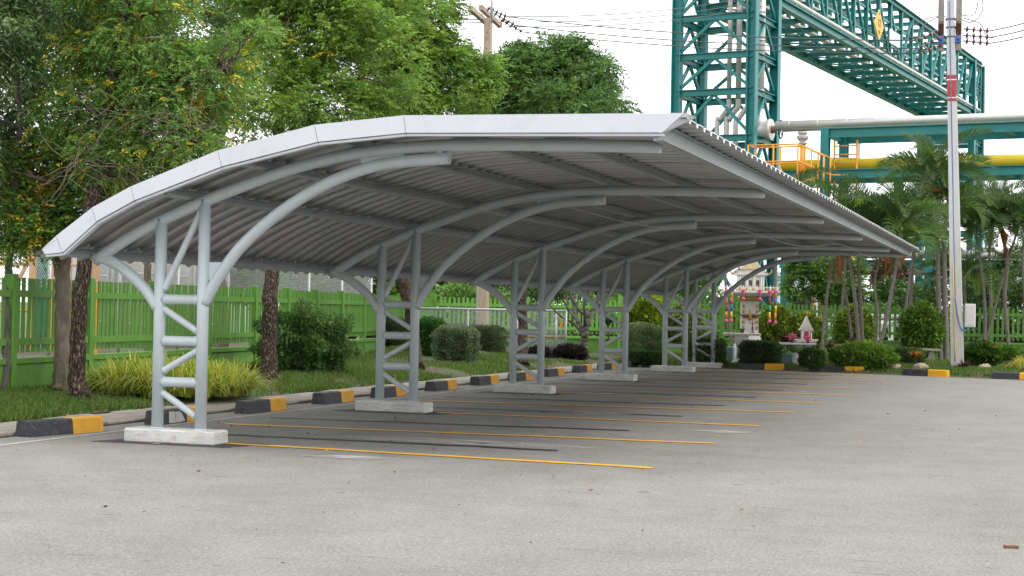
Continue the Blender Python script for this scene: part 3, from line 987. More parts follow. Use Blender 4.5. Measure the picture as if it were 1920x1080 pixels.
# tangle of bare twigs hanging in front of the acacia foliage
def bare_twigs(parent, blobs, n, L, r):
    mb = MB()
    b0 = Vector(parent.location)
    for i in range(n):
        b = random.choice(blobs)
        p = Vector(b[:3])-b0+Vector((random.gauss(0, .45)*b[3], random.gauss(0, .3)*b[4]-.08, random.gauss(0, .45)*b[5]))
        d = Vector((random.gauss(.35, .7), random.gauss(0, .5), random.gauss(-.1, .6))).normalized()
        pts = [p.copy()]
        for k in range(6):
            d = (d+Vector((random.gauss(0, .22), random.gauss(0, .22), random.gauss(-.03, .22)))).normalized()
            p = p+d*L/6*random.uniform(.6, 1.4)
            pts.append(p.copy())
        mb.tube(pts, [r*(1-.75*k/6) for k in range(7)], 4, cap=False)
    tag(mb.build('bare_twigs', 'bark_pale', parent), kind='stuff')
bare_twigs(acacia, [(-2.80, 4.27, 3.47, 0.51, 0.41, 0.36), (-2.39, 4.40, 3.91, 0.51, 0.41, 0.36), (-3.24, 4.29, 3.99, 0.44, 0.35, 0.36), (-3.63, 4.00, 3.38, 0.43, 0.35, 0.29)], 95, .9, .006)
tree('back_tree', 'tree with brown trunk in front of the picket fence behind the grass clump',
     [(-7.42, 12.25, 0.40), (-7.42, 12.24, 1.13), (-7.45, 12.22, 1.95), (-7.51, 12.19, 2.76), (-7.79, 12.41, 3.91), (-8.10, 12.64, 5.28), (-8.40, 12.86, 7.01)], [.085, .075, .07, .07, .065, .05, .03],
     [(-9.37, 13.65, 6.31, 1.30, 1.04, 1.20), (-8.14, 14.05, 6.99, 1.41, 1.13, 1.09), (-10.18, 13.40, 5.43, 1.09, 0.87, 1.09), (-8.14, 13.70, 5.20, 1.18, 0.95, 0.86), (-11.26, 13.80, 7.06, 1.33, 1.07, 1.33), (-7.29, 14.34, 5.70, 0.98, 0.78, 0.98)],
     2300, 10, .30, .13, .36, DK, [2, 3, 3], bark='bark_pale', twigs=40, droop=.4, clump=30)
tree('fence_tree', 'brown trunk close to the fence between grass clump and dark bush',
     [(-8.88, 17.85, 0.12), (-8.78, 17.69, 1.10), (-8.85, 17.65, 2.06), (-8.91, 17.62, 3.15), (-9.10, 18.00, 4.51), (-9.03, 18.00, 6.22), (-8.94, 18.01, 8.17)], [.17, .13, .125, .12, .11, .09, .06],
     [(-9.74, 18.72, 8.21, 1.62, 1.30, 1.12), (-8.89, 19.01, 6.97, 1.25, 1.00, 1.25), (-10.43, 18.51, 6.69, 1.25, 1.00, 1.00), (-8.55, 19.10, 8.48, 1.38, 1.10, 1.00), (-9.23, 18.93, 5.34, 1.00, 0.80, 0.62)],
     2500, 10, .34, .14, .36, MDG, [4, 3, 1, 3], bark='bark_pale', twigs=30, clump=30)
tree('speckled_trunk_tree', 'straight dark speckled trunk standing left of the dark bush',
     [(-3.98, 10.50, 0.12), (-4.05, 10.61, 0.82), (-4.04, 10.60, 1.57), (-4.12, 10.84, 2.33), (-4.07, 10.84, 3.46), (-4.17, 11.08, 5.00), (-4.13, 11.08, 5.96), (-4.13, 11.36, 6.77), (-4.00, 11.39, 7.74)], [.155, .135, .13, .125, .115, .10, .085, .07, .04],
     [(-3.99, 11.41, 6.39, 0.91, 0.73, 0.77), (-3.26, 11.65, 6.50, 0.91, 0.73, 0.77), (-4.02, 10.28, 4.90, 0.65, 0.52, 0.42), (-3.46, 11.02, 5.17, 0.85, 0.68, 0.52), (-2.68, 11.56, 5.80, 0.86, 0.69, 0.67), (-2.81, 10.96, 4.87, 0.84, 0.67, 0.33), (-4.12, 11.65, 7.41, 1.36, 1.09, 0.68), (-4.40, 10.99, 5.86, 0.57, 0.46, 0.57), (-2.12, 11.46, 5.10, 0.57, 0.45, 0.38), (-2.71, 11.83, 6.70, 0.77, 0.62, 0.58)],
     5600, 11, .26, .085, .40, BR, [4, 4, 3, 3], bark='bark_dark', special=(.012, YEL), twigs=100, twig_r=.03, shell=.35,
     limbs=[([(-4.17, 11.08, 5.10), (-3.98, 11.43, 5.62), (-3.71, 11.51, 6.01), (-3.37, 11.91, 6.45)], .06), ([(-4.15, 11.07, 5.77), (-3.83, 11.77, 5.96), (-3.37, 11.91, 6.55), (-3.03, 12.32, 6.90)], .05)])
tree('leaning_tree', 'dark trunk leaning left behind the second pair of carport columns',
     [(-3.97, 17.45, 0.14), (-4.34, 18.25, 0.72), (-4.45, 18.20, 1.42), (-4.58, 18.15, 2.12), (-4.69, 18.09, 3.18), (-4.91, 18.45, 4.75), (-4.88, 18.44, 6.42), (-4.72, 18.47, 7.85)], [.155, .13, .125, .125, .12, .11, .09, .05],
     [(-4.78, 18.45, 7.49, 1.07, 0.86, 0.89), (-4.20, 18.65, 6.79, 0.95, 0.76, 0.77), (-5.23, 18.30, 7.84, 1.07, 0.86, 0.83), (-3.87, 18.32, 6.08, 0.88, 0.71, 0.41), (-4.02, 19.16, 7.58, 0.54, 0.43, 0.48), (-4.83, 18.01, 6.36, 1.06, 0.85, 0.71), (-3.40, 18.92, 6.44, 0.60, 0.48, 0.54), (-3.24, 18.97, 6.74, 0.48, 0.38, 0.45), (-4.44, 17.70, 5.78, 0.93, 0.74, 0.35), (-4.60, 18.96, 8.17, 0.72, 0.58, 0.60)],
     6500, 11, .27, .095, .40, BR, [4, 4, 2, 4], bark='bark_dark', twigs=60, twig_r=.035, shell=.4)
tree('round_crowned_tree', 'dense round dark green tree rising above the middle of the carport',
     [(-2.93, 21.76, 0.12), (-3.05, 22.04, 0.95), (-3.08, 22.02, 1.98), (-3.33, 22.99, 3.31), (-3.49, 24.05, 4.99), (-3.66, 25.18, 6.75)], [.14, .12, .115, .11, .10, .07],
     [(-3.86, 25.10, 7.24, 1.39, 1.11, 0.83), (-2.87, 25.42, 7.46, 1.04, 0.83, 0.83), (-4.53, 24.28, 7.00, 0.82, 0.66, 0.62), (-4.80, 24.18, 7.34, 0.58, 0.46, 0.62), (-3.58, 25.81, 8.10, 1.06, 0.85, 0.45), (-2.14, 25.67, 6.99, 0.58, 0.47, 0.39), (-4.33, 24.94, 7.85, 0.76, 0.61, 0.42), (-2.87, 24.23, 6.69, 1.49, 1.19, 0.41), (-1.68, 25.83, 6.72, 0.33, 0.27, 0.17), (-4.06, 25.64, 8.58, 0.25, 0.20, 0.14), (-2.71, 26.09, 8.26, 0.49, 0.39, 0.28)],
     8000, 10, .26, .105, .38, [(.085, .17, .05), (.11, .21, .062), (.17, .285, .09), (.058, .12, .035)], [4, 4, 2, 3], bark='bark_dark', twigs=40, shell=.5, clump=20)
tree('frangipani_tree', 'low many-forked grey tree behind the third and fourth columns',
     [(-3.48, 29.00, 0.13), (-3.46, 29.00, 0.60), (-3.41, 29.01, 1.05), (-3.36, 29.02, 1.43)], [.12, .1, .09, .075],
     [(-4.78, 30.41, 2.58, 0.78, 0.62, 0.38), (-3.75, 30.75, 2.68, 0.94, 0.75, 0.41), (-2.85, 31.05, 2.59, 0.78, 0.62, 0.34), (-4.80, 28.90, 2.08, 0.38, 0.30, 0.24)],
     900, 7, .22, .17, .3, [(.03, .08, .025), (.045, .11, .035)], [1, 1], bark='bark_grey', twigs=14, twig_r=.03,
     limbs=[([(-3.46, 28.99, 0.78), (-3.85, 29.23, 1.10), (-3.94, 28.47, 1.25), (-4.11, 27.71, 1.60)], 0.049), ([(-3.45, 29.00, 0.84), (-3.88, 29.58, 1.34), (-4.20, 30.23, 1.80), (-4.38, 30.16, 2.27)], 0.056),
            ([(-3.37, 29.02, 1.32), (-3.61, 28.93, 1.50), (-3.83, 28.86, 1.90), (-3.95, 28.81, 2.32)], 0.056), ([(-3.36, 29.02, 1.38), (-3.15, 29.09, 1.66), (-3.04, 29.12, 2.03), (-2.84, 29.17, 2.49)], 0.049),
            ([(-3.37, 29.02, 1.05), (-3.41, 29.74, 1.35), (-3.41, 30.49, 1.59), (-2.98, 30.63, 2.06)], 0.049), ([(-3.42, 29.00, 1.02), (-3.29, 28.33, 1.57), (-3.25, 28.33, 2.02), (-3.23, 28.33, 2.46)], 0.042), ([(-3.43, 28.29, 1.13), (-4.07, 29.15, 1.64), (-4.29, 29.07, 2.02), (-4.44, 29.01, 2.39)], 0.042)])
for i, (lab, bl_, n_, pal_) in enumerate([
    ('mid green tree beyond the fence behind the second carport bay', [(-18.03, 42.71, 2.58, 1.25, 1.00, 0.94), (-16.45, 43.23, 2.82, 1.25, 1.00, 0.94), (-19.22, 42.32, 2.87, 1.04, 0.83, 0.83), (-15.26, 43.62, 2.63, 1.04, 0.83, 0.73)], 2000, MDG),
    ('light green tree beyond the fence between the first and second columns', [(-18.16, 37.55, 2.60, 1.15, 0.92, 0.87), (-19.07, 37.24, 2.72, 0.77, 0.62, 0.67), (-18.29, 39.95, 3.11, 1.00, 0.80, 0.80)], 1700, MDG),
    ('pale feathery tree beyond the light green picket fence', [(-14.03, 46.92, 2.62, 1.30, 1.04, 0.87), (-12.59, 47.39, 2.86, 1.30, 1.04, 0.87), (-15.48, 46.44, 2.59, 1.09, 0.87, 0.76)], 1500, [(.09, .15, .05), (.12, .2, .06), (.06, .11, .03), (.1, .15, .05)]),
    ('leafy tree beyond the fence behind the frangipani', [(-11.35, 47.79, 2.99, 1.30, 1.04, 0.98), (-9.70, 48.34, 3.03, 1.30, 1.04, 0.98), (-8.05, 48.88, 2.95, 1.30, 1.04, 0.87)], 1500, MDG),
    ('tree beyond the fence behind the fifth carport columns', [(-6.49, 49.39, 2.65, 0.98, 0.78, 0.87), (-4.95, 49.90, 2.90, 1.09, 0.87, 0.87)], 700, MDG),
    ('bushy tree between the teal columns beyond the fence', [(-0.50, 51.36, 2.55, 0.65, 0.52, 0.98), (1.04, 51.87, 2.80, 1.20, 0.96, 0.87), (0.00, 51.51, 3.65, 1.09, 0.87, 0.54)], 1100, MDG),
    ('round bush beyond the fence in front of the yellow truck', [(3.12, 52.56, 2.18, 0.98, 0.78, 0.65), (3.95, 52.83, 1.87, 0.76, 0.61, 0.48)], 700, [(.05, .12, .03), (.08, .17, .05), (.12, .22, .07), (.04, .1, .03)]),
    ('dark tree mass beyond the fence at the right edge', [(6.63, 53.70, 2.58, 1.09, 0.87, 0.87), (8.27, 54.24, 3.15, 1.30, 1.04, 1.30)], 900, DK+DK[:1])]):
    b_ = bl_[0]
    tree('background_tree', lab, [(b_[0], b_[1], 0), (b_[0]+.1, b_[1], b_[2]*.6), (b_[0], b_[1], b_[2])], [.14, .11, .07], bl_, int(n_*1.8), 8, .34, .16, .4, pal_, [3, 3, 2, 2], group='trees beyond the fences', twigs=10)

# ------------------------------------------------------------------ shrubs
def shrub(name, label, loc, rx, ry, rz, n, llen, lw, pal, w, power=2.0, zc=None, cat='shrub', group=None, flowers=None, mat='leaf', lift=0, stems=5, inner=.66, upb=.25, fuzz=.05):
    root = empty(name, loc)
    n = int(n*2.2)
    llen = llen*1.12
    d = unit(rng.normal(0, 1, (n, 3)))
    e = 2/power
    s_ = np.sign(d)*np.abs(d)**e
    s_ = s_/np.maximum((np.abs(s_)**power).sum(1, keepdims=True)**(1/power), 1e-6)
    if power >= 3:           # clipped block: spread evenly over a rounded box
        s_ = rng.uniform(-1, 1, (n, 3))
        ar = np.array([ry*rz, rx*rz, rx*ry*1.3]); ax = rng.choice(3, n, p=ar/ar.sum())
        s_[np.arange(n), ax] = np.where(rng.random(n) < .5, -1., 1.)
        s_ = s_/((np.abs(s_)**7).sum(1, keepdims=True)**(1/7))
        d = unit(np.sign(s_)*np.abs(s_)**5)
    bump = 1+fuzz*np.sin(s_[:, :1]*7+s_[:, 1:2]*5+1)+fuzz*np.sin(s_[:, 2:3]*9+s_[:, :1]*3)
    rad = inner+(1-inner)*rng.random((n, 1))**.5
    zc_ = rz if zc is None else zc
    C = s_*rad*bump*np.array([rx, ry, rz])+np.array([0, 0, zc_+lift])
    ok = C[:, 2] > .02
    C, dd = C[ok], d[ok]
    D = unit(dd*.55+rng.normal(0, .75, dd.shape)+np.array([0, 0, upb]))
    L = llen*(.6+.8*rng.random(len(C)))
    V = leaf_geo(C, D, L, lw)
    cl = np.floor(C/ (max(rx, rz)*.22)).astype(int)
    h = (np.sin(cl[:, 0]*12.9+cl[:, 1]*78.2+cl[:, 2]*37.7)*43758.5) % 1.0
    cols = mixcols(len(C), pal, w, .2)*(.85+.3*h[:, None])
    if flowers:
        fr, colr = flowers
        pk = (rng.random(len(C)) < fr) & (C[:, 2] > zc_*.7)
        cols[pk] = np.array(colr)*(1+rng.normal(0, .15, (pk.sum(), 1)))
    np_mesh('foliage', V, 4, LEAF_F, np.clip(cols, .004, 1), mat, root)
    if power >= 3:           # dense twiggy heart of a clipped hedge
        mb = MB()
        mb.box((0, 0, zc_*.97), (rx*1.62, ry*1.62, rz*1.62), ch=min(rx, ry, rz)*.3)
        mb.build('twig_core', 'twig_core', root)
    mb = MB()
    for k in range(stems):
        a = random.random()*6.28
        q = (math.cos(a)*rx*.5, math.sin(a)*ry*.5, zc_+lift+rz*.2)
        mb.tube([(q[0]*.25, q[1]*.25, -.05), (q[0]*.7, q[1]*.7, q[2]*.5), q], [.03, .022, .01], 6)
    mb.build('stems', 'bark_grey', root)
    tag(root, label, cat, group)
    return root

def blades(name, parent, centers, n_each, L, w, pal, wts, lean=.9, mat='grass', seg=4, rad=.1, updown=1.0):
    """arching strap leaves"""
    n = len(centers)*n_each
    C = np.repeat(np.array(centers, float), n_each, axis=0)
    a = rng.random(n)*2*np.pi
    out = np.stack([np.cos(a), np.sin(a), np.zeros(n)], 1)
    C = C+out*rad*rng.random((n, 1))
    Ls = L*(.6+.7*rng.random(n))
    ln = lean*(.25+rng.random(n))
    S = np.stack([-np.sin(a), np.cos(a), np.zeros(n)], 1)
    rows = []
    for k in range(seg+1):
        t = k/seg
        p = C+out*(Ls*ln*(t**1.4)*.62)[:, None]+np.array([0, 0, 1.])*(Ls*updown*(t-.55*ln*t**2.6))[:, None]
        ww = w*(1-t**2)*.5+.001
        rows += [p-S*ww, p+S*ww]
    V = np.stack(rows, axis=1).reshape(-1, 3)
    F = np.array([[2*k, 2*k+1, 2*k+3, 2*k+2] for k in range(seg)])
    return np_mesh(name, V, 2*(seg+1), F, mixcols(n, pal, wts, .15), mat, parent)

def grass_clump(name, label, loc, rx, ry, n, L, pal, wts, cat='plant', group=None, w=.022):
    root = empty(name, loc)
    cs = []
    for i in range(n):
        r = math.sqrt(random.random()); a = random.random()*6.283
        cs.append((r*math.cos(a)*rx, r*math.sin(a)*ry, .0+.12*(1-r*r)))
    blades('leaves', root, cs, 46, L, w, pal, wts, 1.45, updown=.88, seg=5)
    tag(root, label, cat, group)
    return root
LIME = [(.33, .38, .06), (.46, .46, .09), (.19, .26, .04), (.6, .57, .2)]
grass_clump('grass_clump', 'large mound of yellow-green strap leaves behind the nearest columns', (-3.5, 6.35, .12), 1.2, 1.15, 120, .62, LIME, [4, 3, 3, 1])
grass_clump('grass_clump', 'yellow-green strap-leaved mound cut by the right edge', (9.2, 28.4, .12), .95, .7, 60, .55, [(.34, .34, .06), (.45, .42, .12), (.2, .22, .03)], [3, 3, 2])
SG = [(.13, .18, .10), (.18, .235, .135), (.08, .115, .055)]
shrub('loose_bush', 'tall loose dark green bush right of the straight speckled trunk', (-4.56, 13.04, 0.12), .88, .75, .62, 9000, .075, .4, [(.055, .12, .035), (.085, .165, .045), (.12, .21, .06)], [3, 3, 2], group='shrubs on the lawn', fuzz=.2, inner=.55)
shrub('clipped_hedge', 'grey-green clipped hedge block in front of the dark hedge', (-4.64, 21.79, 0.20), .52, .4, .40, 6500, .045, .45, SG, [3, 3, 2], power=3.2, group='shrubs on the lawn')
shrub('clipped_hedge', 'long dark clipped hedge before the mesh gate', (-6.08, 26.74, 0.16), 1.05, .45, .42, 9500, .045, .45, [(.075, .115, .05), (.11, .155, .075), (.045, .07, .03)], [3, 3, 2], power=3.4, group='shrubs on the lawn')
shrub('clipped_hedge', 'bright green leafy hedge beside the leaning trunk', (-5.89, 23.33, 0.18), .30, .4, .50, 4200, .06, .45, [(.03, .11, .018), (.05, .15, .025)], [1, 1], power=3, group='shrubs on the lawn')
shrub('clipped_hedge', 'grey-brown clipped hedge left of the leaning trunk before the fence', (-8.40, 26.32, 0.40), .62, .45, .38, 5200, .05, .45, [(.05, .085, .03), (.08, .12, .05), (.04, .06, .025)], [2, 2, 2], power=3, group='shrubs on the lawn')
shrub('round_bush', 'pale rounded clipped bush between fourth and fifth columns', (-1.65, 28.54, 0.18), .58, .5, .48, 8000, .05, .4, [(.17, .24, .12), (.235, .31, .165), (.10, .15, .065)], [3, 3, 2], power=2.6, group='shrubs by the end columns')
shrub('low_hedge', 'low dark green hedge in front of the pale rounded bush', (-1.13, 26.72, 0.06), .48, .3, .17, 2600, .06, .4, [(.03, .08, .02), (.05, .12, .03)], [1, 1], power=3, group='shrubs by the end columns')
shrub('golden_bush', 'bright yellow-green leafy bush behind the pale rounded bush', (-2.67, 32.75, 0.57), .62, .5, .72, 5200, .11, .5, [(.24, .34, .04), (.36, .45, .06), (.11, .18, .025)], [3, 3, 2], power=2.6, group='golden leafy bushes')
shrub('variegated_bush', 'cream and green variegated bush behind the fifth columns', (-1.44, 33.15, 0.35), .55, .45, .72, 5200, .09, .45, [(.28, .34, .12), (.42, .46, .22), (.11, .17, .05)], [3, 2, 3], group='golden leafy bushes')
shrub('clipped_hedge', 'dark clipped hedge block behind the last columns', (0.28, 27.83, 0.13), .50, .35, .32, 4200, .05, .45, DK, [2, 3, 2], power=3.4, group='shrubs by the end columns')
shrub('clipped_hedge', 'square clipped hedge before the large spirit house', (1.74, 27.67, 0.12), .54, .35, .30, 5600, .045, .45, [(.045, .095, .035), (.07, .13, .05), (.03, .06, .022)], [3, 3, 2], power=4, group='shrubs in the garden bed')
shrub('round_bush', 'small round dark bush beside the small spirit table', (3.19, 26.91, 0.11), .33, .3, .24, 3000, .05, .45, DK, [3, 3, 2], power=2.6, group='shrubs in the garden bed')
shrub('clipped_hedge', 'low dark hedge behind the leafy groundcover', (5.13, 30.77, 0.07), .62, .3, .26, 3600, .05, .45, DK, [3, 2, 1], power=3, group='shrubs in the garden bed')
shrub('layered_bush', 'yellow-green bush of layered leaves behind the pale palm stems', (3.21, 36.40, 0.19), .58, .5, .78, 4200, .12, .45, [(.21, .30, .045), (.33, .40, .07), (.08, .15, .025)], [3, 2, 3], group='golden leafy bushes', upb=-.1)
shrub('layered_bush', 'bright green layered bush left of the utility pole', (5.22, 37.06, 0.23), .62, .55, .82, 4600, .13, .42, [(.11, .21, .035), (.17, .28, .05), (.055, .12, .02)], [3, 3, 2], group='golden leafy bushes', upb=-.1)
shrub('layered_bush', 'yellow-green bush right of the large spirit house pedestal', (0.87, 35.63, 0.15), .52, .4, .78, 4200, .11, .45, [(.23, .32, .045), (.34, .42, .07), (.09, .16, .025)], [3, 2, 3], group='golden leafy bushes')
shrub('layered_bush', 'low yellow-green bush behind the small spirit house', (1.75, 35.92, 0.30), .55, .4, .58, 3600, .11, .45, [(.23, .32, .05), (.36, .42, .1), (.09, .16, .025)], [3, 2, 3], group='golden leafy bushes', flowers=(.004, (.75, .5, .02)))
shrub('ixora_bush', 'dark rounded bush with a few red flowers right of the pole', (7.25, 30.12, 0.09), .50, .45, .36, 4200, .075, .45, [(.025, .07, .012), (.05, .12, .02), (.08, .16, .03)], [3, 3, 1], flowers=(.01, (.7, .07, .02)), group='shrubs in the garden bed')
shrub('green_bush', 'low bright green bush between the ixora and the yellow clump', (7.83, 33.07, 0.14), .5, .4, .26, 2600, .08, .45, [(.06, .14, .02), (.1, .2, .03)], [1, 1], group='shrubs in the garden bed')
shrub('leafy_groundcover', 'bright green leafy groundcover spilling toward the second wheel stop', (4.45, 27.32, 0.07), .80, .4, .32, 4600, .12, .24, [(.15, .26, .04), (.21, .33, .055), (.08, .16, .025)], [3, 2, 2], group='shrubs in the garden bed', upb=.7)
shrub('purple_plant', 'low dark purple-leaved plant bed before the frangipani', (-3.83, 28.53, 0.03), .52, .35, .20, 2600, .12, .28, [(.03, .022, .028), (.045, .03, .038), (.03, .035, .022)], [3, 2, 1], upb=.6, group='purple-leaved plants')
shrub('purple_plant', 'small dark purple plant near the third columns', (-4.37, 27.65, 0.07), .30, .25, .16, 1000, .11, .28, [(.03, .022, .028), (.045, .03, .038)], [3, 2], upb=.6, group='purple-leaved plants')

def strap_plant(name, label, loc, n, L, w, pal, wts, updown=1.0, lean=.7, stem=0, group='strap-leaved plants'):
    root = empty(name, loc)
    if stem:
        mb = MB(); mb.tube([(0, 0, -.05), (.01, 0, stem*.5), (0, .01, stem)], [.03, .025, .02], 7); mb.build('stem', 'bark_grey', root)
    blades('leaves', root, [(0, 0, stem)], n, L, w, pal, wts, lean, updown=updown, rad=.05)
    tag(root, label, 'plant', group)
strap_plant('spider_lily', 'green spiky strap plant left of the leafy groundcover', (3.85, 27.13, 0.08), 60, .50, .045, [(.05, .13, .04), (.08, .18, .06)], [1, 1], .8, 1.1, .14)
strap_plant('cordyline', 'dark maroon cordyline between the small table and palms', (3.41, 28.85, 0.16), 46, .46, .05, [(.05, .02, .02), (.09, .04, .03), (.05, .05, .02)], [2, 2, 1], .9, 1.0, .3)
strap_plant('cordyline', 'dark maroon cordyline at the foot of the leaning palm stems', (3.84, 30.34, 0.28), 40, .42, .05, [(.05, .018, .018), (.08, .03, .025)], [2, 2], 1.0, .9, .25)
strap_plant('cordyline', 'dark maroon cordyline right of the large spirit house', (1.65, 32.56, 0.23), 60, .5, .05, [(.06, .03, .02), (.09, .05, .03), (.05, .06, .02)], [2, 2, 1], .9, 1.1, .35)
strap_plant('cordyline', 'purple-black cordyline at the foot of the concrete utility pole', (6.89, 28.42, 0.02), 60, .45, .05, [(.045, .015, .025), (.08, .03, .04)], [2, 2], .8, 1.2, .08)
strap_plant('striped_plant', 'yellow striped strap plant before the mesh gate', (-4.60, 29.00, 0.09), 36, .62, .06, [(.2, .2, .05), (.1, .14, .03), (.06, .09, .02)], [2, 2, 2], 1.0, .9, .05)
strap_plant('croton', 'croton with yellow and red leaves behind the third wheel stop', (5.68, 28.33, 0.09), 70, .36, .08, [(.42, .28, .02), (.32, .05, .02), (.12, .16, .03), (.5, .33, .05)], [3, 2, 2, 1], .75, 1.1, .28)
strap_plant('spiky_bush', 'tall spiky green plant behind the frangipani branches', (-4.08, 34.00, 0.52), 70, .85, .06, [(.06, .14, .05), (.09, .18, .07)], [1, 1], .8, 1.1, .5)

for k, (q, rx_, rz_2, pal_, lab) in enumerate((
    ((-11.17, 39.88, -0.26), 1.9, 1.15, MDG, 'dark shrub mass behind the light green fence, left of the brown pole'),
    ((-8.43, 40.78, -0.29), 2.0, 1.2, SG, 'grey-green shrub mass behind the light green fence, right of the brown pole'),
    ((-5.33, 41.80, -0.30), 1.8, 1.15, MDG, 'dark shrub mass behind the fence at the fourth columns'),
    ((-3.04, 45.01, -0.40), 1.8, 1.1, MDG, 'green shrub mass behind the fence left of the large spirit house'),
    ((5.83, 49.23, -0.47), 2.4, 1.6, DK, 'dark tall shrub mass behind the fence beside the utility pole'),
    ((2.47, 50.90, -0.61), 1.8, .9, MDG, 'green shrub mass behind the fence and leaning palms'),
    ((8.16, 49.99, -0.42), 2.0, 1.7, DK, 'dark tall shrub mass behind the fence at the right edge'))):
    shrub('background_shrub', lab, (q[0], q[1], 0), rx_, .8, rz_2, 3200, .15, .45, pal_[:3], [3, 3, 2], group='shrubs beyond the fences', fuzz=.15, inner=.5)

# ------------------------------------------------------------------ palms
def frond_mesh(L, arch_, seed, green, n=44):
    r_ = random.Random(seed)
    mb_pts = []
    K = 12
    for i in range(K+1):
        t = i/K
        a = arch_*t
        mb_pts.append((L*(math.sin(a)/max(arch_, .01)) if arch_ > .05 else L*t, 0, L*((math.cos(a)-1)/arch_)))
    P = np.array(mb_pts)
    V, F, cols = [], [], []
    def quad(a, b, c, d, col):
        k = len(V); V.extend([a, b, c, d]); F.append((k, k+1, k+2, k+3)); cols.extend([col]*4)
    for i in range(K):
        w = .018*(1-i/K*.8)
        for da, db in (((0, w, 0), (0, 0, w)), ((0, 0, w), (0, -w, 0)), ((0, -w, 0), (0, w, 0))):
            quad(P[i]+da, P[i]+db, P[i+1]+db, P[i+1]+da, (.22, .22, .05))
    for j in range(n):
        t = .16+.84*j/(n-1)
        f = t*K; i = min(int(f), K-1); p = P[i]+(P[i+1]-P[i])*(f-i)
        tan = (P[i+1]-P[i]); tan = tan/np.linalg.norm(tan)
        nrm = np.array([-tan[2], 0, tan[0]])
        ll = L*.36*math.sin(math.pi*min(1, .18+.80*t))**.7
        for s_ in (-1, 1):
            for_ = .55+.35*t
            d1 = tan*for_+np.array([0, s_*.62, 0])+nrm*.55+np.array([r_.gauss(0, .08)]*3)
            d1 /= np.linalg.norm(d1)
            mid = p+d1*ll*.55
            d2 = d1+np.array([0, 0, -.75]); d2 /= np.linalg.norm(d2)
            tip = mid+d2*ll*.5
            wv = tan*.024*(1.1-.4*t)
            c = tuple(g*(1+r_.gauss(0, .12)) for g in green)
            quad(p-wv*.5, p+wv*.5, mid+wv, mid-wv, c)
            quad(mid-wv, mid+wv, tip+wv*.1, tip-wv*.1, c)
    me = bpy.data.meshes.new('frond')
    me.from_pydata([tuple(v) for v in V], [], F)
    a = me.attributes.new('Col', 'FLOAT_COLOR', 'POINT')
    c4 = np.ones((len(V), 4), dtype=np.float32); c4[:, :3] = np.clip(np.array(cols), .004, 1)
    a.data.foreach_set('color', c4.ravel())
    me.materials.append(MAT['leaf'])
    return me
FR = [frond_mesh(1.9, 1.5, 1, (.06, .12, .042)), frond_mesh(1.7, 1.9, 2, (.085, .155, .048)), frond_mesh(2.1, 1.2, 3, (.05, .1, .038)), frond_mesh(1.6, 2.2, 4, (.11, .18, .05))]
FRL = frond_mesh(1.5, 1.3, 5, (.24, .40, .045))
FRD = frond_mesh(1.1, 2.6, 6, (.19, .13, .06), 26)
def palm(label, path, r=.055, nf=8, more=6, light=False, dead=0, size=1.0, group='slender palms in the garden bed', fruit=False):
    nf += more
    size *= .96
    root = empty('palm', path[0])
    b0 = Vector(path[0])
    pts = smooth_path([tuple(Vector(p)-b0) for p in path], 16)
    # ringed stem
    P, rr = [], []
    L = sum((b-a).length for a, b in zip(pts, pts[1:]))
    n = int(L/.09)
    for i in range(n):
        f = i/(n-1)*(len(pts)-1); k = min(int(f), len(pts)-2)
        q = pts[k].lerp(pts[k+1], f-k)
        P.append(q); rr.append(r*(1.0-.25*i/n)*(1.07 if i % 2 else .97)*(1.25 if i == 0 else 1))
    P[0] = P[0]-Vector((0, 0, .1))
    mb = MB(); mb.tube(P, rr, 9); mb.build('trunk', 'bark_palm', root)
    top = pts[-1]; d = (pts[-1]-pts[-3]).normalized()
    ct = top+d*.45
    mb = MB(); mb.tube([top-d*.02, top+d*.15, ct], [r*.95, r*1.1, r*.6], 9); mb.build('crownshaft', 'crownshaft', root)
    a0 = random.random()*6.28
    for i in range(nf):
        a = a0+i*2.4+random.gauss(0, .2)
        el = R(78-58*(i/nf)+random.gauss(0, 6))
        me = FR[random.randrange(4)]
        if light and i in (0, 2): me = FRL
        sc_ = size*random.uniform(.85, 1.12)
        inst('frond', me, root, tuple(ct-d*(.25*i/nf)), (0, -el, a), (sc_, sc_, sc_)).rotation_mode = 'XYZ'
    for i in range(dead):
        a = random.random()*6.28
        inst('dead_frond', FRD, root, tuple(top), (0, R(20), a), (.9, .9, .9))
    if dead:
        a = random.random()*6.28
        mb = MB(); mb.tube([top+Vector((.04*math.cos(a), -.07, .1)), top+Vector((.13, -.11, -.12)), top+Vector((.10, -.1, -.62))], [.04, .085, .035], 7); mb.build('dead_sheath', 'sheath', root)
    if fruit:
        mb = MB()
        for k in range(60):
            v = Vector((random.gauss(0, .2), random.gauss(0, .16)-.12, random.gauss(0, .12)-.05))
            mb.lathe(tuple(top+v), [(.005, -.025), (.024, 0), (.005, .025)], 6)
        tag(mb.build('fruit_cluster', 'garland_orange', root), kind='stuff')
    tag(root, label, 'palm', group)
palm('slim palm leaning right just right of the small spirit house', [(2.46, 34.43, 0.21), (2.60, 34.46, 1.96), (2.74, 34.49, 2.93), (2.83, 34.51, 3.42)], .045, 8)
palm('pale palm stem bending left with orange sheath by the roof corner', [(3.67, 32.45, 0.20), (3.45, 32.36, 1.84), (3.25, 32.28, 2.70), (3.17, 32.25, 3.17)], .045, 8, dead=1)
palm('upright palm, left of the close pair behind the second wheel stop', [(3.91, 31.79, 0.13), (3.76, 31.72, 1.78), (3.60, 31.65, 2.96), (3.53, 31.62, 3.61)], .06, 9, light=True)
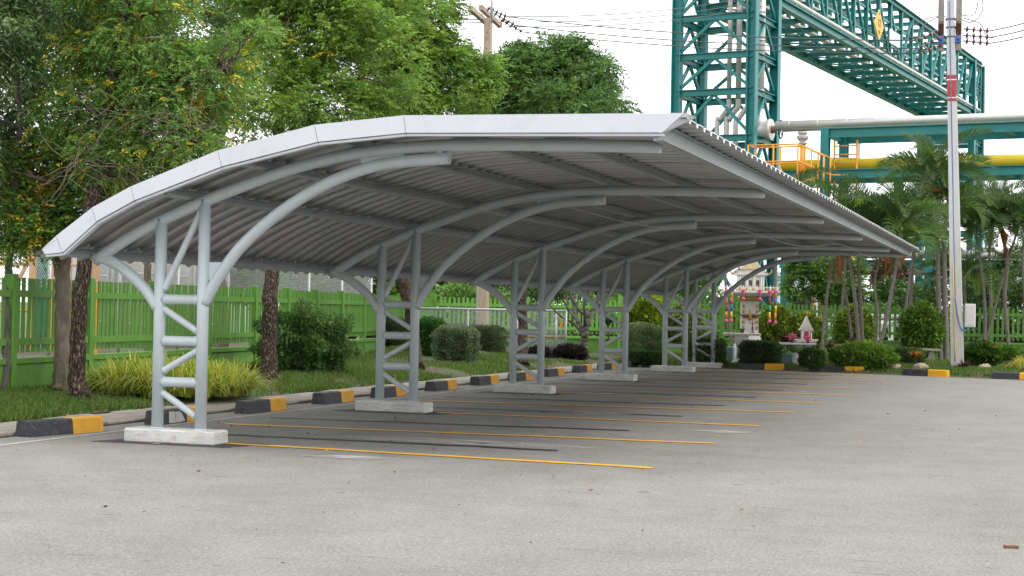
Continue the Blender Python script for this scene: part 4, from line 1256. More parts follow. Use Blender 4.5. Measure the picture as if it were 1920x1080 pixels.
palm('upright palm, right of the close pair behind the second wheel stop', [(3.92, 32.54, 0.14), (3.81, 32.47, 2.12), (3.74, 32.44, 2.98), (3.82, 32.46, 3.57)], .05, 9)
palm('palm with bright lime young frond above the carport corner', [(4.30, 31.92, 0.11), (4.35, 31.92, 1.46), (4.27, 31.87, 2.45), (4.47, 31.93, 3.35)], .045, 8, light=True, dead=1, fruit=True)
palm('strongly right-leaning palm stem right of the close pair', [(4.31, 31.20, 0.10), (4.61, 31.28, 1.13), (4.78, 31.32, 2.12), (4.90, 31.35, 2.85), (4.98, 31.37, 3.53)], .06, 9, dead=1)
palm('thin dark palm left of the layered bush by the pole', [(4.53, 36.83, 0.15), (4.70, 36.87, 1.32), (4.83, 36.90, 2.57), (4.94, 36.92, 3.39)], .045, 8)
palm('tallest palm, topmost crown left of the utility pole', [(5.81, 37.26, 0.04), (5.72, 37.20, 2.04), (5.65, 37.15, 4.04), (5.52, 37.08, 5.50)], .08, 11, size=1.1, fruit=True)
palm('thick palm just left of the utility pole', [(5.98, 37.31, 0.05), (5.91, 37.26, 2.04), (5.86, 37.22, 3.71), (5.92, 37.23, 4.63)], .09, 10, size=1.1)
palm('palm directly right of the utility pole', [(6.95, 40.43, 0.13), (7.03, 40.44, 1.40), (6.91, 40.38, 2.80), (6.73, 40.31, 4.02)], .055, 9)
palm('palm with curved stem near the right edge', [(7.81, 40.72, 0.15), (7.62, 40.63, 2.04), (7.67, 40.63, 3.34), (7.49, 40.55, 4.30)], .07, 10, dead=2, fruit=True)
palm('palm leaning right across the curved stem', [(6.85, 41.40, 0.11), (7.20, 41.50, 1.40), (7.44, 41.56, 2.48), (7.93, 41.70, 4.27)], .05, 9)
palm('palm cut by the right edge', [(8.34, 39.92, 0.04), (8.27, 39.87, 2.11), (8.18, 39.82, 3.49), (8.29, 39.85, 4.35)], .07, 9)
palm('short palm filling beside the tall pole behind the ixora', [(6.41, 42.30, 0.08), (6.34, 42.26, 1.38), (6.26, 42.21, 2.47)], .05, 9)
palm('full palm behind the leaning stems, left of the tallest palm', [(4.59, 40.66, -0.11), (4.61, 40.64, 2.06), (4.71, 40.65, 3.67), (4.82, 40.68, 4.48)], .06, 10, size=1.1)
palm('palm low in the clump behind the carport corner', [(2.50, 38.98, -0.09), (2.56, 38.96, 2.01), (2.70, 38.99, 3.77), (2.90, 39.05, 3.95)], .05, 9)
palm('palm behind the right-hand clump', [(7.13, 44.73, -0.15), (7.06, 44.68, 2.15), (6.99, 44.63, 3.85), (7.10, 44.65, 4.70)], .06, 10, size=1.1)
palm('slim palm behind the large spirit house', [(0.53, 37.36, 0.07), (0.57, 37.35, 1.96), (0.61, 37.34, 3.52), (0.83, 37.39, 4.73)], .05, 6)
palm('slim palm stem left of the large spirit house', [(-0.34, 35.24, 0.12), (-0.51, 35.16, 1.25), (-0.62, 35.11, 2.58), (-0.61, 35.10, 3.75)], .05, 5, size=.8)

# ------------------------------------------------------------------ spirit houses
VA = math.radians(14)       # they face the lot, turned a little toward the camera
sp = (0.90, 30.80, 0.13)
big = empty('spirit_house', (sp[0], sp[1], .12), VA)
mb = MB()
mb.box((0, 0, .12), (1.0, 1.0, .24), ch=.01); mb.box((0, 0, .32), (.84, .84, .16), ch=.01)
mb.lathe((0, 0, .40), [(.40, 0), (.40, .06), (.33, .12), (.33, .2), (.29, .3), (.25, .36), (.25, .40)], 4, smooth=False, sq=True)
mb.build('pedestal_base', 'white', big)
mb = MB(); mb.lathe((0, 0, .80), [(.24, 0), (.24, .88), (.27, .92)], 4, smooth=False, sq=True); pcol = mb.build('pedestal_column', 'white', big)
mb = MB(); mb.box((0, -.245, 1.25), (.3, .012, .7)); mb.build('inset_panel', 'white', pcol)
mb = MB(); mb.lathe((0, 0, 1.70), [(.27, 0), (.30, .05), (.30, .1), (.28, .12)], 4, smooth=False, sq=True); mb.build('gold_band', 'gold', big)
for sx in (-1, 1):
    for z in (.95, 1.1, 1.25, 1.4, 1.55):
        mb = MB(); mb.box((sx*.19, -.247, z), (.07, .014, .09)); mb.build('gold_ornament', 'gold', pcol)
mb = MB()
mb.lathe((0, 0, 1.83), [(.40, 0), (.74, .07), (.78, .10), (.78, .16)], 4, smooth=False, sq=True)
mb.build('platform', 'white', big)
for i in range(16):
    t = (i+.5)/16
    for yy in (-.74,):
        mb = MB(); mb.lathe((-.75+1.5*t, yy, 1.99), [(.03, 0), (.035, .05), (.012, .09), (.02, .11), (.004, .15)], 6); mb.build('finial_post', 'white' if i % 2 else 'gold', big)
mb = MB(); mb.box((0, -.74, 2.08), (1.5, .03, .03)); mb.build('balustrade_rail', 'white', big)
mb = MB(); mb.box((0, .1, 2.22), (.72, .6, .46)); hw_ = mb.build('house_wall', 'white', big)
for x in (-.2, 0, .2):
    mb = MB(); mb.box((x, -.206, 2.19), (.09, .014, .2)); mb.build('window_opening', 'glass', hw_)
for x in (-.36, -.3, -.1, .1, .3, .36):
    mb = MB(); mb.tube([(x, -.26, 1.99), (x, -.26, 2.46)], .025, 8); mb.build('pillar', 'white', big)
def gable(w, dep, z0, h, y0, ov=.06):
    mb = MB()
    V = []
    for y in (y0-dep/2, y0+dep/2):
        V += [(-w/2, y, z0), (-w*.27, y, z0+h*.36), (0, y, z0+h), (w*.27, y, z0+h*.36), (w/2, y, z0)]
    F = [(4, 3, 2, 1, 0), (5, 6, 7, 8, 9)] + [(i, i+1, i+6, i+5) for i in range(4)] + [(4, 0, 5, 9)]
    mb.add(V, F)
    return mb
lr_ = gable(1.02, .85, 2.44, .46, .1).build('lower_roof', 'white', big)
gable(.66, .95, 2.60, .52, .1).build('upper_roof', 'white', big)
mb = MB(); mb.add([(-.30, -.40, 2.60), (.30, -.40, 2.60), (.13, -.40, 2.8), (0, -.40, 3.08), (-.13, -.40, 2.8), (-.30, -.39, 2.60), (.30, -.39, 2.60), (.13, -.39, 2.8), (0, -.39, 3.08), (-.13, -.39, 2.8)], [(0, 1, 2, 3, 4), (9, 8, 7, 6, 5), (0, 5, 6, 1), (1, 6, 7, 2), (2, 7, 8, 3), (3, 8, 9, 4), (4, 9, 5, 0)]); mb.build('gold_gable', 'pale_gold', big)
for x, z in ((-.5, 2.46), (.5, 2.46), (-.32, 2.62), (.32, 2.62)):
    mb = MB(); s_ = 1 if x > 0 else -1; mb.tube([(x, -.36, z), (x+s_*.07, -.36, z+.05), (x+s_*.08, -.36, z+.14)], [.03, .02, .006], 6); mb.build('roof_finial', 'gold', big)
mb = MB(); mb.tube([(0, -.36, 3.08), (0, -.4, 3.2), (0, -.36, 3.34)], [.025, .02, .004], 6); mb.build('roof_finial', 'gold', big)
for row in range(5):
    for sx in (-1, 1):
        for c in range(6):
            mb = MB(); t = (row+.5)/5
            x = sx*(.5-.22*t); z = 2.45+.17*t
            mb.box((x, -.28+c*.15, z+.012), (.09, .13, .02)); mb.build('roof_tile', 'planter' if (row+c) % 2 else 'white', lr_)
mb = MB(); mb.lathe((0, -.27, 1.28), [(.01, -.14), (.07, -.05), (.05, .05), (.02, .14), (.005, .2)], 8); mb.build('gold_emblem', 'gold', big)
for s_ in (-1, 1):
    mb = MB(); mb.tube([(0, -.27, 1.28), (s_*.12, -.3, 1.27), (s_*.3, -.28, 1.31)], [.05, .055, .01], 6); mb.build('emblem_wing', 'rust', big)
tag(big, 'large white and gold spirit house on a tall pedestal hung with garlands', 'spirit house')
def garland(x, y, z, L, cols, k):
    g_ = empty('garland', (0, 0, 0))
    g_.location = (sp[0]+x*math.cos(VA)-y*math.sin(VA), sp[1]+x*math.sin(VA)+y*math.cos(VA), .12+z)
    n = len(cols)
    for i, c in enumerate(cols):
        mb = MB()
        z0, z1 = -L*i/n, -L*(i+1)/n
        mb.tube([(0, 0, z0), (.004*((-1)**i), 0, (z0+z1)/2), (0, 0, z1)], .033, 7)
        mb.build('garland_band', c, g_)
    mb = MB(); mb.lathe((0, 0, -L-.1), [(.05, 0), (.055, .03), (.02, .1)], 8); mb.build('tassel', 'pink', g_)
    mb = MB(); mb.lathe((0, 0, -.02), [(.02, -.04), (.06, 0), (.03, .06)], 8); mb.build('flower_knot', 'pink', g_)
    tag(g_, 'hanging flower garland on the spirit house platform, %s from the left' % ORD[k], 'garland', 'garlands on the large spirit house')
garland(-.70, -.80, 1.98, .78, ['garland_green', 'pink', 'red', 'garland_orange'], 0)
garland(-.56, -.80, 1.98, .78, ['garland_yellow', 'pink', 'garland_blue', 'garland_yellow'], 1)
garland(-.24, -.81, 2.0, .18, ['pink'], 2)
garland(.22, -.81, 2.0, .18, ['pink'], 3)
garland(.50, -.80, 1.98, .78, ['pink', 'red', 'garland_green', 'garland_yellow'], 4)
garland(.66, -.80, 1.98, .80, ['garland_orange', 'garland_blue', 'garland_yellow', 'garland_orange'], 5)

ot = (1.04, 28.74, 0.07)
tb = empty('offering_table', (ot[0], ot[1], .08), VA)
mb = MB(); mb.box((0.02, 0, .82), (.98, .5, .07), ch=.008); tt_ = mb.build('table_top', 'white', tb)
for i in range(9):
    mb = MB(); mb.box((-.42+i*.105, -.256, .82), (.05, .014, .03)); mb.build('gold_ornament', 'gold', tt_)
mb = MB(); mb.lathe((0, 0, 0), [(.24, 0), (.24, .06), (.16, .14), (.12, .22), (.12, .5), (.17, .62), (.2, .7), (.17, .72), (.2, .785)], 4, smooth=False, sq=True); mb.build('pedestal_leg', 'white', tb)
tag(tb, 'white altar table with gold trim before the large spirit house', 'table')
def on_table(x, y, z): return (ot[0]+x*math.cos(VA)-y*math.sin(VA), ot[1]+x*math.sin(VA)+y*math.cos(VA), .08+z)
mb = MB(); mb.lathe((0, 0, 0), [(.05, 0), (.06, .02), (.05, .05), (.08, .1), (.085, .12)], 12); o = mb.build('incense_bowl', 'dark'); o.location = on_table(.02, -.03, .858); tag(o, 'dark incense bowl on the white altar table', 'bowl')
mb = MB(); mb.lathe((0, 0, 0), [(.08, 0), (.02, .03), (.03, .15), (.012, .2), (.01, .4)], 8)
for a in range(6): mb.tube([(0, 0, .22), (.1*math.cos(a), .1*math.sin(a), .30)], .007, 5)
o = mb.build('candlestick', 'rust'); o.location = on_table(.30, -.03, .858); tag(o, 'branched brown candlestick on the white altar table', 'candlestick')

st = (2.56, 28.58, 0.12)
t2 = empty('offering_table', (st[0], st[1], .08), VA)
mb = MB(); mb.box((.02, 0, .60), (.92, .55, .05), ch=.008); mb.build('table_top', 'box', t2)
mb = MB(); mb.lathe((0, 0, 0), [(.2, 0), (.19, .05), (.13, .2), (.11, .32), (.12, .36)], 10); mb.build('pedestal_foot', 'white', t2)
mb = MB(); mb.lathe((0, 0, .36), [(.12, 0), (.2, .1), (.26, .2)], 10); mb.build('pedestal_capital', 'crownshaft', t2)
tag(t2, 'grey offering table on a flared pedestal holding pink flowers', 'table')
def on_t2(x, y, z): return (st[0]+x*math.cos(VA)-y*math.sin(VA), st[1]+x*math.sin(VA)+y*math.cos(VA), .08+z)
sh = empty('spirit_house', on_t2(.30, .45, -.05), VA)
mb = MB(); mb.lathe((0, 0, 0), [(.22, 0), (.2, .1), (.12, .2), (.1, .5), (.16, .66), (.26, .7), (.26, .74)], 4, smooth=False, sq=True); mb.build('pedestal', 'white', sh)
mb = MB(); mb.box((0, .03, .88), (.24, .2, .3)); hs_ = mb.build('house_wall', 'white', sh)
mb = MB(); mb.box((0, -.075, .88), (.1, .014, .2)); mb.build('doorway', 'glass', hs_)
for x in (-.13, .13):
    mb = MB(); mb.tube([(x, -.1, .74), (x, -.1, 1.03)], .018, 7); mb.build('pillar', 'white', sh)
gable(.42, .36, 1.02, .22, 0).build('lower_roof', 'white', sh)
gable(.28, .40, 1.10, .30, 0).build('upper_roof', 'white', sh)
mb = MB(); mb.tube([(0, -.1, 1.38), (.01, -.1, 1.46), (0, -.1, 1.54)], [.02, .012, .003], 6); mb.build('roof_finial', 'gold', sh)
mb = MB(); mb.box((0, -.1, .755), (.6, .4, .03)); mb.build('platform', 'white', sh)
tag(sh, 'small white spirit house with steep roof behind the flower-laden table', 'spirit house')
for k, (x, lab) in enumerate(((-.12, 'pink flower bunch on the grey table, left one'), (.30, 'pink flower bunch on the grey table, right one'))):
    mb = MB()
    for i in range(40):
        v = (random.gauss(0, .06), random.gauss(0, .05), .17+random.gauss(0, .055))
        mb.lathe(v, [(.004, -.02), (.026, 0), (.004, .02)], 6)
    fb_ = empty('flower_bunch', on_t2(x, -.05, .625), 0)
    mb.build('blossoms', 'pink', fb_)
    mb = MB(); mb.lathe((0, 0, 0), [(.04, 0), (.05, .08), (.03, .12)], 8); mb.build('vase', 'dark', fb_)
    tag(fb_, lab, 'flowers', 'pink flowers on the grey table')
mb = MB(); mb.box((0, 0, .22), (.32, .3, .44), ch=.01); o = mb.build('planter_block', 'planter'); o.location = ((0.59, 29.27, 0.10)[0], (0.59, 29.27, 0.10)[1], .1); tag(o, 'blue-grey concrete block left of the altar table', 'block', 'blue-grey concrete blocks')
mb = MB(); mb.box((0, 0, .15), (.36, .3, .30), ch=.01); o = mb.build('planter_block', 'planter'); o.location = ((2.31, 28.49, 0.11)[0], (2.31, 28.49, 0.11)[1], .1); tag(o, 'blue-grey concrete block left of the flared table pedestal', 'block', 'blue-grey concrete blocks')
# rocks and low bench wall
for k, (q, s_, lab) in enumerate((((5.15, 27.55, 0.08), .22, 'tan rock behind the gap after the second wheel stop'), ((5.86, 27.78, 0.07), .2, 'brown rock under the croton behind the third wheel stop'), ((7.39, 28.90, 0.02), .17, 'small rock under the ixora bush'))):
    V, F = [], []
    mb = MB(); mb.lathe((0, 0, 0), [(s_*.8, -.05), (s_, .03), (s_*.85, .11), (s_*.4, .16), (.02, .17)], 9, smooth=False)
    mb.v = [(x*(1+random.gauss(0, .09))*1.15, y*(1+random.gauss(0, .09)), z+random.gauss(0, .012)) for x, y, z in mb.v]
    o = mb.build('rock', 'rock'); o.location = (q[0], q[1], .10); tag(o, lab, 'rock', 'rocks in the garden bed')
bw = empty('stone_bench', (4.90, 33.62, 0.30))
p_ = Vector((4.90, 33.62, 0.30))
mb = MB(); mb.beam(Vector((2.96, 32.98, 0.60))-p_, Vector((5.96, 33.97, 0.50))-p_, .3, .06); mb.build('bench_slab', 'slab', bw)
for q in ((3.19, 33.06, 0.39), (4.45, 33.48, 0.38), (5.73, 33.90, 0.31)):
    v = Vector(q)-p_; mb = MB(); mb.box((v.x, v.y, v.z-.08), (.14, .2, .42)); mb.build('bench_leg', 'slab', bw)
tag(bw, 'long low stone bench running behind the palms', 'bench')

# ------------------------------------------------------------------ mesh gate
ga, gb = Vector((-7.09, 25.39, 1.37)), Vector((-3.85, 28.50, 1.37))
gate = empty('mesh_gate', (ga.x, ga.y, .15))
o_ = Vector((ga.x, ga.y, .15)); zt = 1.30
gd = Vector((gb.x-ga.x, gb.y-ga.y, 0))
mb = MB(); mb.tube([(0, 0, zt), tuple(gd+Vector((0, 0, zt)))], .03, 10); mb.build('top_rail', 'galv', gate)
mb = MB(); mb.tube([(0, 0, .56), tuple(gd+Vector((0, 0, .56)))], .022, 8); mb.build('middle_rail', 'rust', gate)
mb = MB(); mb.tube([(0, 0, .08), tuple(gd+Vector((0, 0, .08)))], .022, 8); mb.build('bottom_rail', 'galv', gate)
for t in (0, .33, .66, .93, 1.0):
    mb = MB(); mb.tube([tuple(gd*t), tuple(gd*t+Vector((0, 0, zt)))], .032, 8); mb.build('post', 'galv', gate)
mb = MB()
gl = gd.length; gu = gd.normalized(); st_ = .055
k = int((gl+zt)/st_)
for i in range(-int(zt/st_), int(gl/st_)):
    for s_ in (1, -1):
        x0, z0, x1, z1 = i*st_, .08, i*st_+(zt-.08), zt
        if x0 < 0: z0 += -x0; x0 = 0
        if x1 > gl: z1 -= (x1-gl); x1 = gl
        if s_ < 0: x0, x1 = gl-x0, gl-x1
        if z1 > z0: mb.beam(tuple(gu*x0+Vector((0, 0, z0))), tuple(gu*x1+Vector((0, 0, z1))), .004, .004)
tag(mb.build('wire_mesh', 'galv', gate), kind='stuff')
mb = MB(); mb.box((gd.x*.97, gd.y*.97-.04, .92), (.07, .012, .16)); mb.build('warning_tag', 'orange', gate)
tag(gate, 'galvanised pipe gate filled with wire mesh behind the clipped hedges', 'gate')

# chain link fence beyond the left picket fence
cl = empty('chain_link_fence', (-7.4, 3.0, .1))
cA, cB = Vector((-6.6, -4.0, 0)), Vector((-10.2, 29.5, 0)); co = Vector((-7.4, 3.0, 0))
cd = cB-cA; cL = cd.length; cu = cd.normalized()
HT = 2.38
mb = MB(); mb.tube([tuple(cA-co+Vector((0, 0, HT))), tuple(cB-co+Vector((0, 0, HT)))], .04, 8); mb.build('top_rail', 'galv', cl)
for i in range(13):
    q = cA-co+cu*(cL*i/12); mb = MB(); mb.tube([tuple(q), tuple(q+Vector((0, 0, HT)))], .035, 8); mb.build('post', 'galv', cl)
mb = MB(); st_ = .075; zl = 1.6
for i in range(-int((HT-zl)/st_), int(cL/st_)):
    for s_ in (1, -1):
        x0, z0, x1, z1 = i*st_, zl, i*st_+(HT-zl), HT
        if x0 < 0: z0 -= x0; x0 = 0
        if x1 > cL: z1 -= x1-cL; x1 = cL
        if s_ < 0: x0, x1 = cL-x0, cL-x1
        mb.beam(tuple(cA-co+cu*x0+Vector((0, 0, z0))), tuple(cA-co+cu*x1+Vector((0, 0, z1))), .006, .006)
tag(mb.build('wire_mesh', 'galv', cl), kind='stuff')
tag(cl, 'grey chain-link fence beyond the left green picket fence', 'fence')

# ------------------------------------------------------------------ utility poles
pole = empty('utility_pole', (6.69, 29.6, 0))
mb = MB()
tl = Vector((6.36-6.69, 0, 0))
def ptap(z): return tl*(z/9.9)
V = []
for z, h in ((-.1, .165), (2.2, .15), (6, .125), (9.95, .10)):
    c = ptap(z)
    V += [(c.x+sx*h, sy*h, z) for sx, sy in ((-1, -1), (1, -1), (1, 1), (-1, 1))]
F = [(3, 2, 1, 0), (12, 13, 14, 15)]+[(k*4+i, k*4+(i+1) % 4, k*4+4+(i+1) % 4, k*4+4+i) for k in range(3) for i in range(4)]
mb.add(V, F); mb.build('pole', 'conc', pole)
for z0, z1, m_ in ((7.22, 7.30, 'red'), (7.33, 7.78, 'red'), (7.81, 7.92, 'red')):
    c = ptap((z0+z1)/2); mb = MB(); mb.box((c.x, 0, (z0+z1)/2), (.242, .242, z1-z0)); mb.build('painted_band', m_, pole)
for z in (7.315, 7.795):
    c = ptap(z); mb = MB(); mb.box((c.x, 0, z), (.238, .238, .03)); mb.build('painted_band', 'white', pole)
mb = MB(); mb.tube([tuple(ptap(z)+Vector((-.02, -.155+.005*z, z))) for z in (2.0, 3.2, 5, 7, 9.9)], .014, 6); mb.build('blue_conduit', 'blue', pole)
mb = MB(); mb.tube([tuple(ptap(z)+Vector((-.05, -.17+.005*z, z))) for z in (.3, .6, 1.5, 2.9)], .014, 6); mb.build('yellow_conduit', 'yconduit', pole)
mb = MB(); mb.tube(smooth_path([tuple(ptap(2.0)+Vector((-.02, -.16, 2.0))), (.0, -.17, 1.45), (.09, -.18, 1.16), (.22, -.16, 1.12), (.28, -.08, 1.25)], 16), .014, 6); mb.build('blue_conduit', 'blue', pole)
for z in np.arange(2.6, 9.6, .55):
    c = ptap(z); mb = MB(); mb.box((c.x-.02, -.165+.005*z+.02, z), (.05, .012, .02)); mb.build('conduit_clip', 'white', pole)
mb = MB(); mb.box((.30, -.02, 1.52), (.27, .22, .62), ch=.01); cab = mb.build('meter_cabinet', 'box', pole)
mb = MB(); mb.box((.30, -.135, 1.52), (.20, .012, .52)); mb.build('cabinet_door', 'box', cab)
top = ptap(9.9)
for sx in (-1, 1):
    mb = MB(); mb.box((top.x+sx*.23, 0, 9.35), (.15, .16, 1.55), ch=.006); mb.build('steel_bracket', 'bracket', pole)
    mb = MB(); mb.lathe((top.x+sx*.22, -.09, 9.0), [(.05, 0)]+[(r_, .04+.035*i+(.017 if r_ < .07 else 0)) for i in range(8) for r_ in (.085, .06)]+[(.05, .36)], 10, smooth=False); mb.build('surge_arrester', 'insulator', pole)
    mb = MB(); mb.box((top.x+sx*.22, -.10, 8.86), (.15, .12, .16), ch=.006); a_ = mb.build('blue_fitting', 'blue', pole)
    mb = MB(); mb.lathe((top.x+sx*.22, -.17, 8.86), [(.035, -.03), (.035, .03)], 8); mb.build('terminal', 'dark', a_)
for z in (9.42, 9.2, 8.95):
    mb = MB(); mb.box((ptap(z).x, -.0, z), (.27, .24, .03)); mb.build('strap', 'dark', pole)
def insul(mbk, a, b, parent, n=4):
    a, b = Vector(a), Vector(b)
    mb = MB(); mb.tube([a, b], .022, 6); ir_ = mb.build('insulator_rod', 'insulator_grey', parent)
    d = (b-a).normalized()
    for i in range(n):
        c = a.lerp(b, (i+.6)/n)
        mb = MB(); mb.tube([c-d*.035, c-d*.01, c+d*.005, c+d*.03], [.03, .085, .085, .03], 10); mb.build('insulator_disc', 'insulator', ir_)
PB = Vector((6.69, 29.6, 0))
ends_l = [Vector((5.51, 29.30, 8.84)), Vector((5.57, 29.32, 8.63)), Vector((5.65, 29.35, 8.50))]
starts_l = [Vector((6.10, 29.49, 9.13)), Vector((6.13, 29.50, 8.96)), Vector((6.19, 29.52, 8.77))]
ends_r = [Vector((7.38, 29.90, 9.13)), Vector((7.38, 29.91, 8.96)), Vector((7.38, 29.91, 8.80))]
starts_r = [Vector((6.70, 29.68, 9.17)), Vector((6.70, 29.68, 9.00)), Vector((6.70, 29.69, 8.85))]
for a, b in zip(starts_l+starts_r, ends_l+ends_r):
    insul(None, a-PB, b-PB, pole)
tag(pole, 'tall grey concrete utility pole with red band and meter cabinet', 'utility pole')

pb = (-7.78, 32.72, 0)
p2 = empty('utility_pole', pb)
mb = MB()
V = []
for z, h in ((-.1, .15), (5, .13), (10.55, .105)):
    V += [(sx*h-.001*z, sy*h, z) for sx, sy in ((-1, -1), (1, -1), (1, 1), (-1, 1))]
F = [(3, 2, 1, 0), (8, 9, 10, 11)]+[(k*4+i, k*4+(i+1) % 4, k*4+4+(i+1) % 4, k*4+4+i) for k in range(2) for i in range(4)]
mb.add(V, F); mb.build('pole', 'conc_tan', p2)
mb = MB(); mb.box((-.17, .05, 1.6), (.12, .14, 3.0)); mb.build('steel_stake', 'galv', p2)
mb = MB(); mb.tube([(.09, 0, 10.4), (.1, 0, 11.6)], .045, 8); mb.build('steel_spike', 'galv', p2)
xa = [(Vector((-7.76, 30.93, 10.55)), Vector((-8.41, 34.75, 10.67))), (Vector((-8.00, 32.57, 10.88)), Vector((-8.73, 36.65, 11.04)))]
for a, b in xa:
    mb = MB(); mb.beam(a-Vector(pb), b-Vector(pb), .14, .15); mb.build('crossarm', 'conc_tan', p2)
for z in (9.2, 9.6, 9.9, 10.1):
    mb = MB(); mb.box((-.015, -.112, z), (.03, .012, .04)); mb.build('bolt_hole', 'dark', p2)
ie = [((-8.11, 33.44, 11.04), (-7.49, 33.64, 10.76)), ((-8.20, 34.34, 11.04), (-7.53, 34.57, 10.65)), ((-8.30, 35.27, 11.00), (-7.56, 35.52, 10.59))]
for a, b in ie:
    insul(None, Vector(a)-Vector(pb), Vector(b)-Vector(pb), p2, 5)
tag(p2, 'brown concrete utility pole with crossarms rising behind the trees', 'utility pole')

def wire(label, a, b, sag, r=.017, n=24, group='overhead wires'):
    a, b = Vector(a), Vector(b)
    mb = MB()
    pts = [tuple(a.lerp(b, i/n)-Vector((0, 0, sag*4*(i/n)*(1-i/n)))-a) for i in range(n+1)]
    mb.tube(pts, r, 5)
    o = mb.build('power_line', 'wire'); o.location = a
    tag(o, label, 'wire', group)
for i in range(3):
    wire('power line from the brown pole to the grey pole, %s' % ('upper', 'middle', 'lower')[i] + ' of three', [(-7.49, 33.64, 10.76), (-7.53, 34.57, 10.65), (-7.56, 35.52, 10.59)][i], ends_l[i], .18)
for i in range(3):
    wire('power line leaving the brown pole toward the upper right, %s of three' % ('upper', 'middle', 'lower')[i], [(-7.86, 34.45, 10.92), (-7.81, 34.47, 10.75), (-7.74, 34.50, 10.60)][i], [(-3.15, 60.72, 16.64), (-3.15, 60.72, 16.39), (-3.15, 60.73, 16.09)][i], .35)
    wire('power line running left from the brown pole, %s of three' % ('upper', 'middle', 'lower')[i], [(-7.94, 32.60, 10.66), (-7.93, 32.60, 10.51), (-7.93, 32.60, 10.41)][i], [(-9.36, 27.29, 9.95), (-9.36, 27.29, 9.87), (-9.36, 27.30, 9.78)][i], .1)
for i in range(3):
    wire('power line leaving the grey pole to the right, %s of three' % ('upper', 'middle', 'lower')[i], ends_r[i], [(9.18, 29.35, 9.50), (9.18, 29.35, 9.29), (9.18, 29.36, 9.11)][i], .05)
for k, pts in enumerate(([(5.53, 29.43, 8.86), (5.26, 29.34, 9.08), (5.68, 30.13, 9.55), (6.16, 30.29, 9.65)], [(5.59, 29.45, 8.66), (5.59, 29.45, 9.16), (6.03, 30.24, 9.61), (6.40, 31.05, 9.70)], [(6.58, 30.42, 9.68), (6.93, 30.54, 9.69), (7.04, 30.57, 10.10), (7.01, 30.56, 10.39)], [(6.58, 30.43, 9.57), (6.88, 30.53, 9.49), (7.15, 30.61, 9.81), (7.12, 30.59, 10.39)], [(6.66, 30.45, 9.60), (7.10, 30.60, 9.45), (7.27, 30.66, 9.12), (7.44, 30.72, 9.08)])):
    a = Vector(pts[0])
    mb = MB(); mb.tube([tuple(q-a) for q in smooth_path(pts, 24)], .014, 5); o = mb.build('jumper_wire', 'wire'); o.location = a
    tag(o, ['jumper wire looping left of the grey pole top, outer one', 'jumper wire looping left of the grey pole top, inner one', 'jumper wire rising out of view right of the grey pole, inner one', 'jumper wire rising out of view right of the grey pole, outer one', 'jumper wire drooping right of the grey pole to its insulators'][k], 'wire', 'jumper wires at the grey pole')
for k, pts in enumerate(([(-7.64, 34.52, 10.91), (-7.86, 34.46, 10.77), (-8.06, 34.39, 10.42), (-8.16, 34.37, 9.90)], [(-7.48, 34.58, 10.64), (-7.77, 34.49, 10.51), (-7.93, 34.44, 10.21), (-7.97, 34.43, 9.82)], [(-7.36, 35.59, 10.56), (-7.63, 35.50, 10.45), (-7.72, 35.47, 10.24), (-7.75, 35.47, 9.97)])):
    a = Vector(pts[0])
    mb = MB(); mb.tube([tuple(q-a) for q in smooth_path(pts, 24)], .011, 5); o = mb.build('drop_wire', 'wire'); o.location = a
    tag(o, 'drop wire hanging from the brown pole insulators, %s of three' % ('left', 'middle', 'right')[k], 'wire', 'drop wires at the brown pole')

# ------------------------------------------------------------------ plant: tower, pipe bridge, pipe rack (t along, w to the left)
TA = Vector((-3.68, 56.95, 0)); a9 = R(9)
td = Vector((math.sin(a9), math.cos(a9), 0)); te = Vector((-td.y, td.x, 0))
def PL(t, w, z): return TA+td*t+te*w+Vector((0, 0, z))
def pl(t, w, z): return td*t+te*w+Vector((0, 0, z))
def tower(label, t0, w0, LT, LW, levels, leg=.5, group='teal steel towers', topz=None):
    root = empty('steel_tower', PL(t0, w0, 0))
    q = lambda t, w, z: pl(t, w, z)
    cs = [(0, 0), (0, LW), (LT, LW), (LT, 0)]
    for (t, w) in cs:
        mb = MB(); mb.hbeam(q(t, w, -.05), q(t, w, topz or levels[-1]), leg, leg, .05, upv=tuple(te)); mb.build('leg', 'teal', root)
    for i, z in enumerate(levels):
        for k in range(4):
            a, b = cs[k], cs[(k+1) % 4]
            mb = MB(); mb.hbeam(q(*a, z), q(*b, z), .24, .30, .035); mb.build('horizontal_beam', 'teal', root)
            if i+1 < len(levels):
                z2 = levels[i+1]
                m2 = ((a[0]+b[0])/2, (a[1]+b[1])/2)
                mb = MB(); mb.beam(q(*a, z+.1), q(*m2, z2-.1), .13, .13); mb.build('brace', 'teal', root)
                mb = MB(); mb.beam(q(*b, z+.1), q(*m2, z2-.1), .13, .13); mb.build('brace', 'teal', root)
    tag(root, label, 'tower', group)
    return root
tw = tower('teal lattice steel tower beside the carport roof corner', 0, 0, 3.25, 3.6, [1.2, 4.2, 7.4, 9.35, 11.45, 13.1, 14.85, 16.6, 18.3], .42)
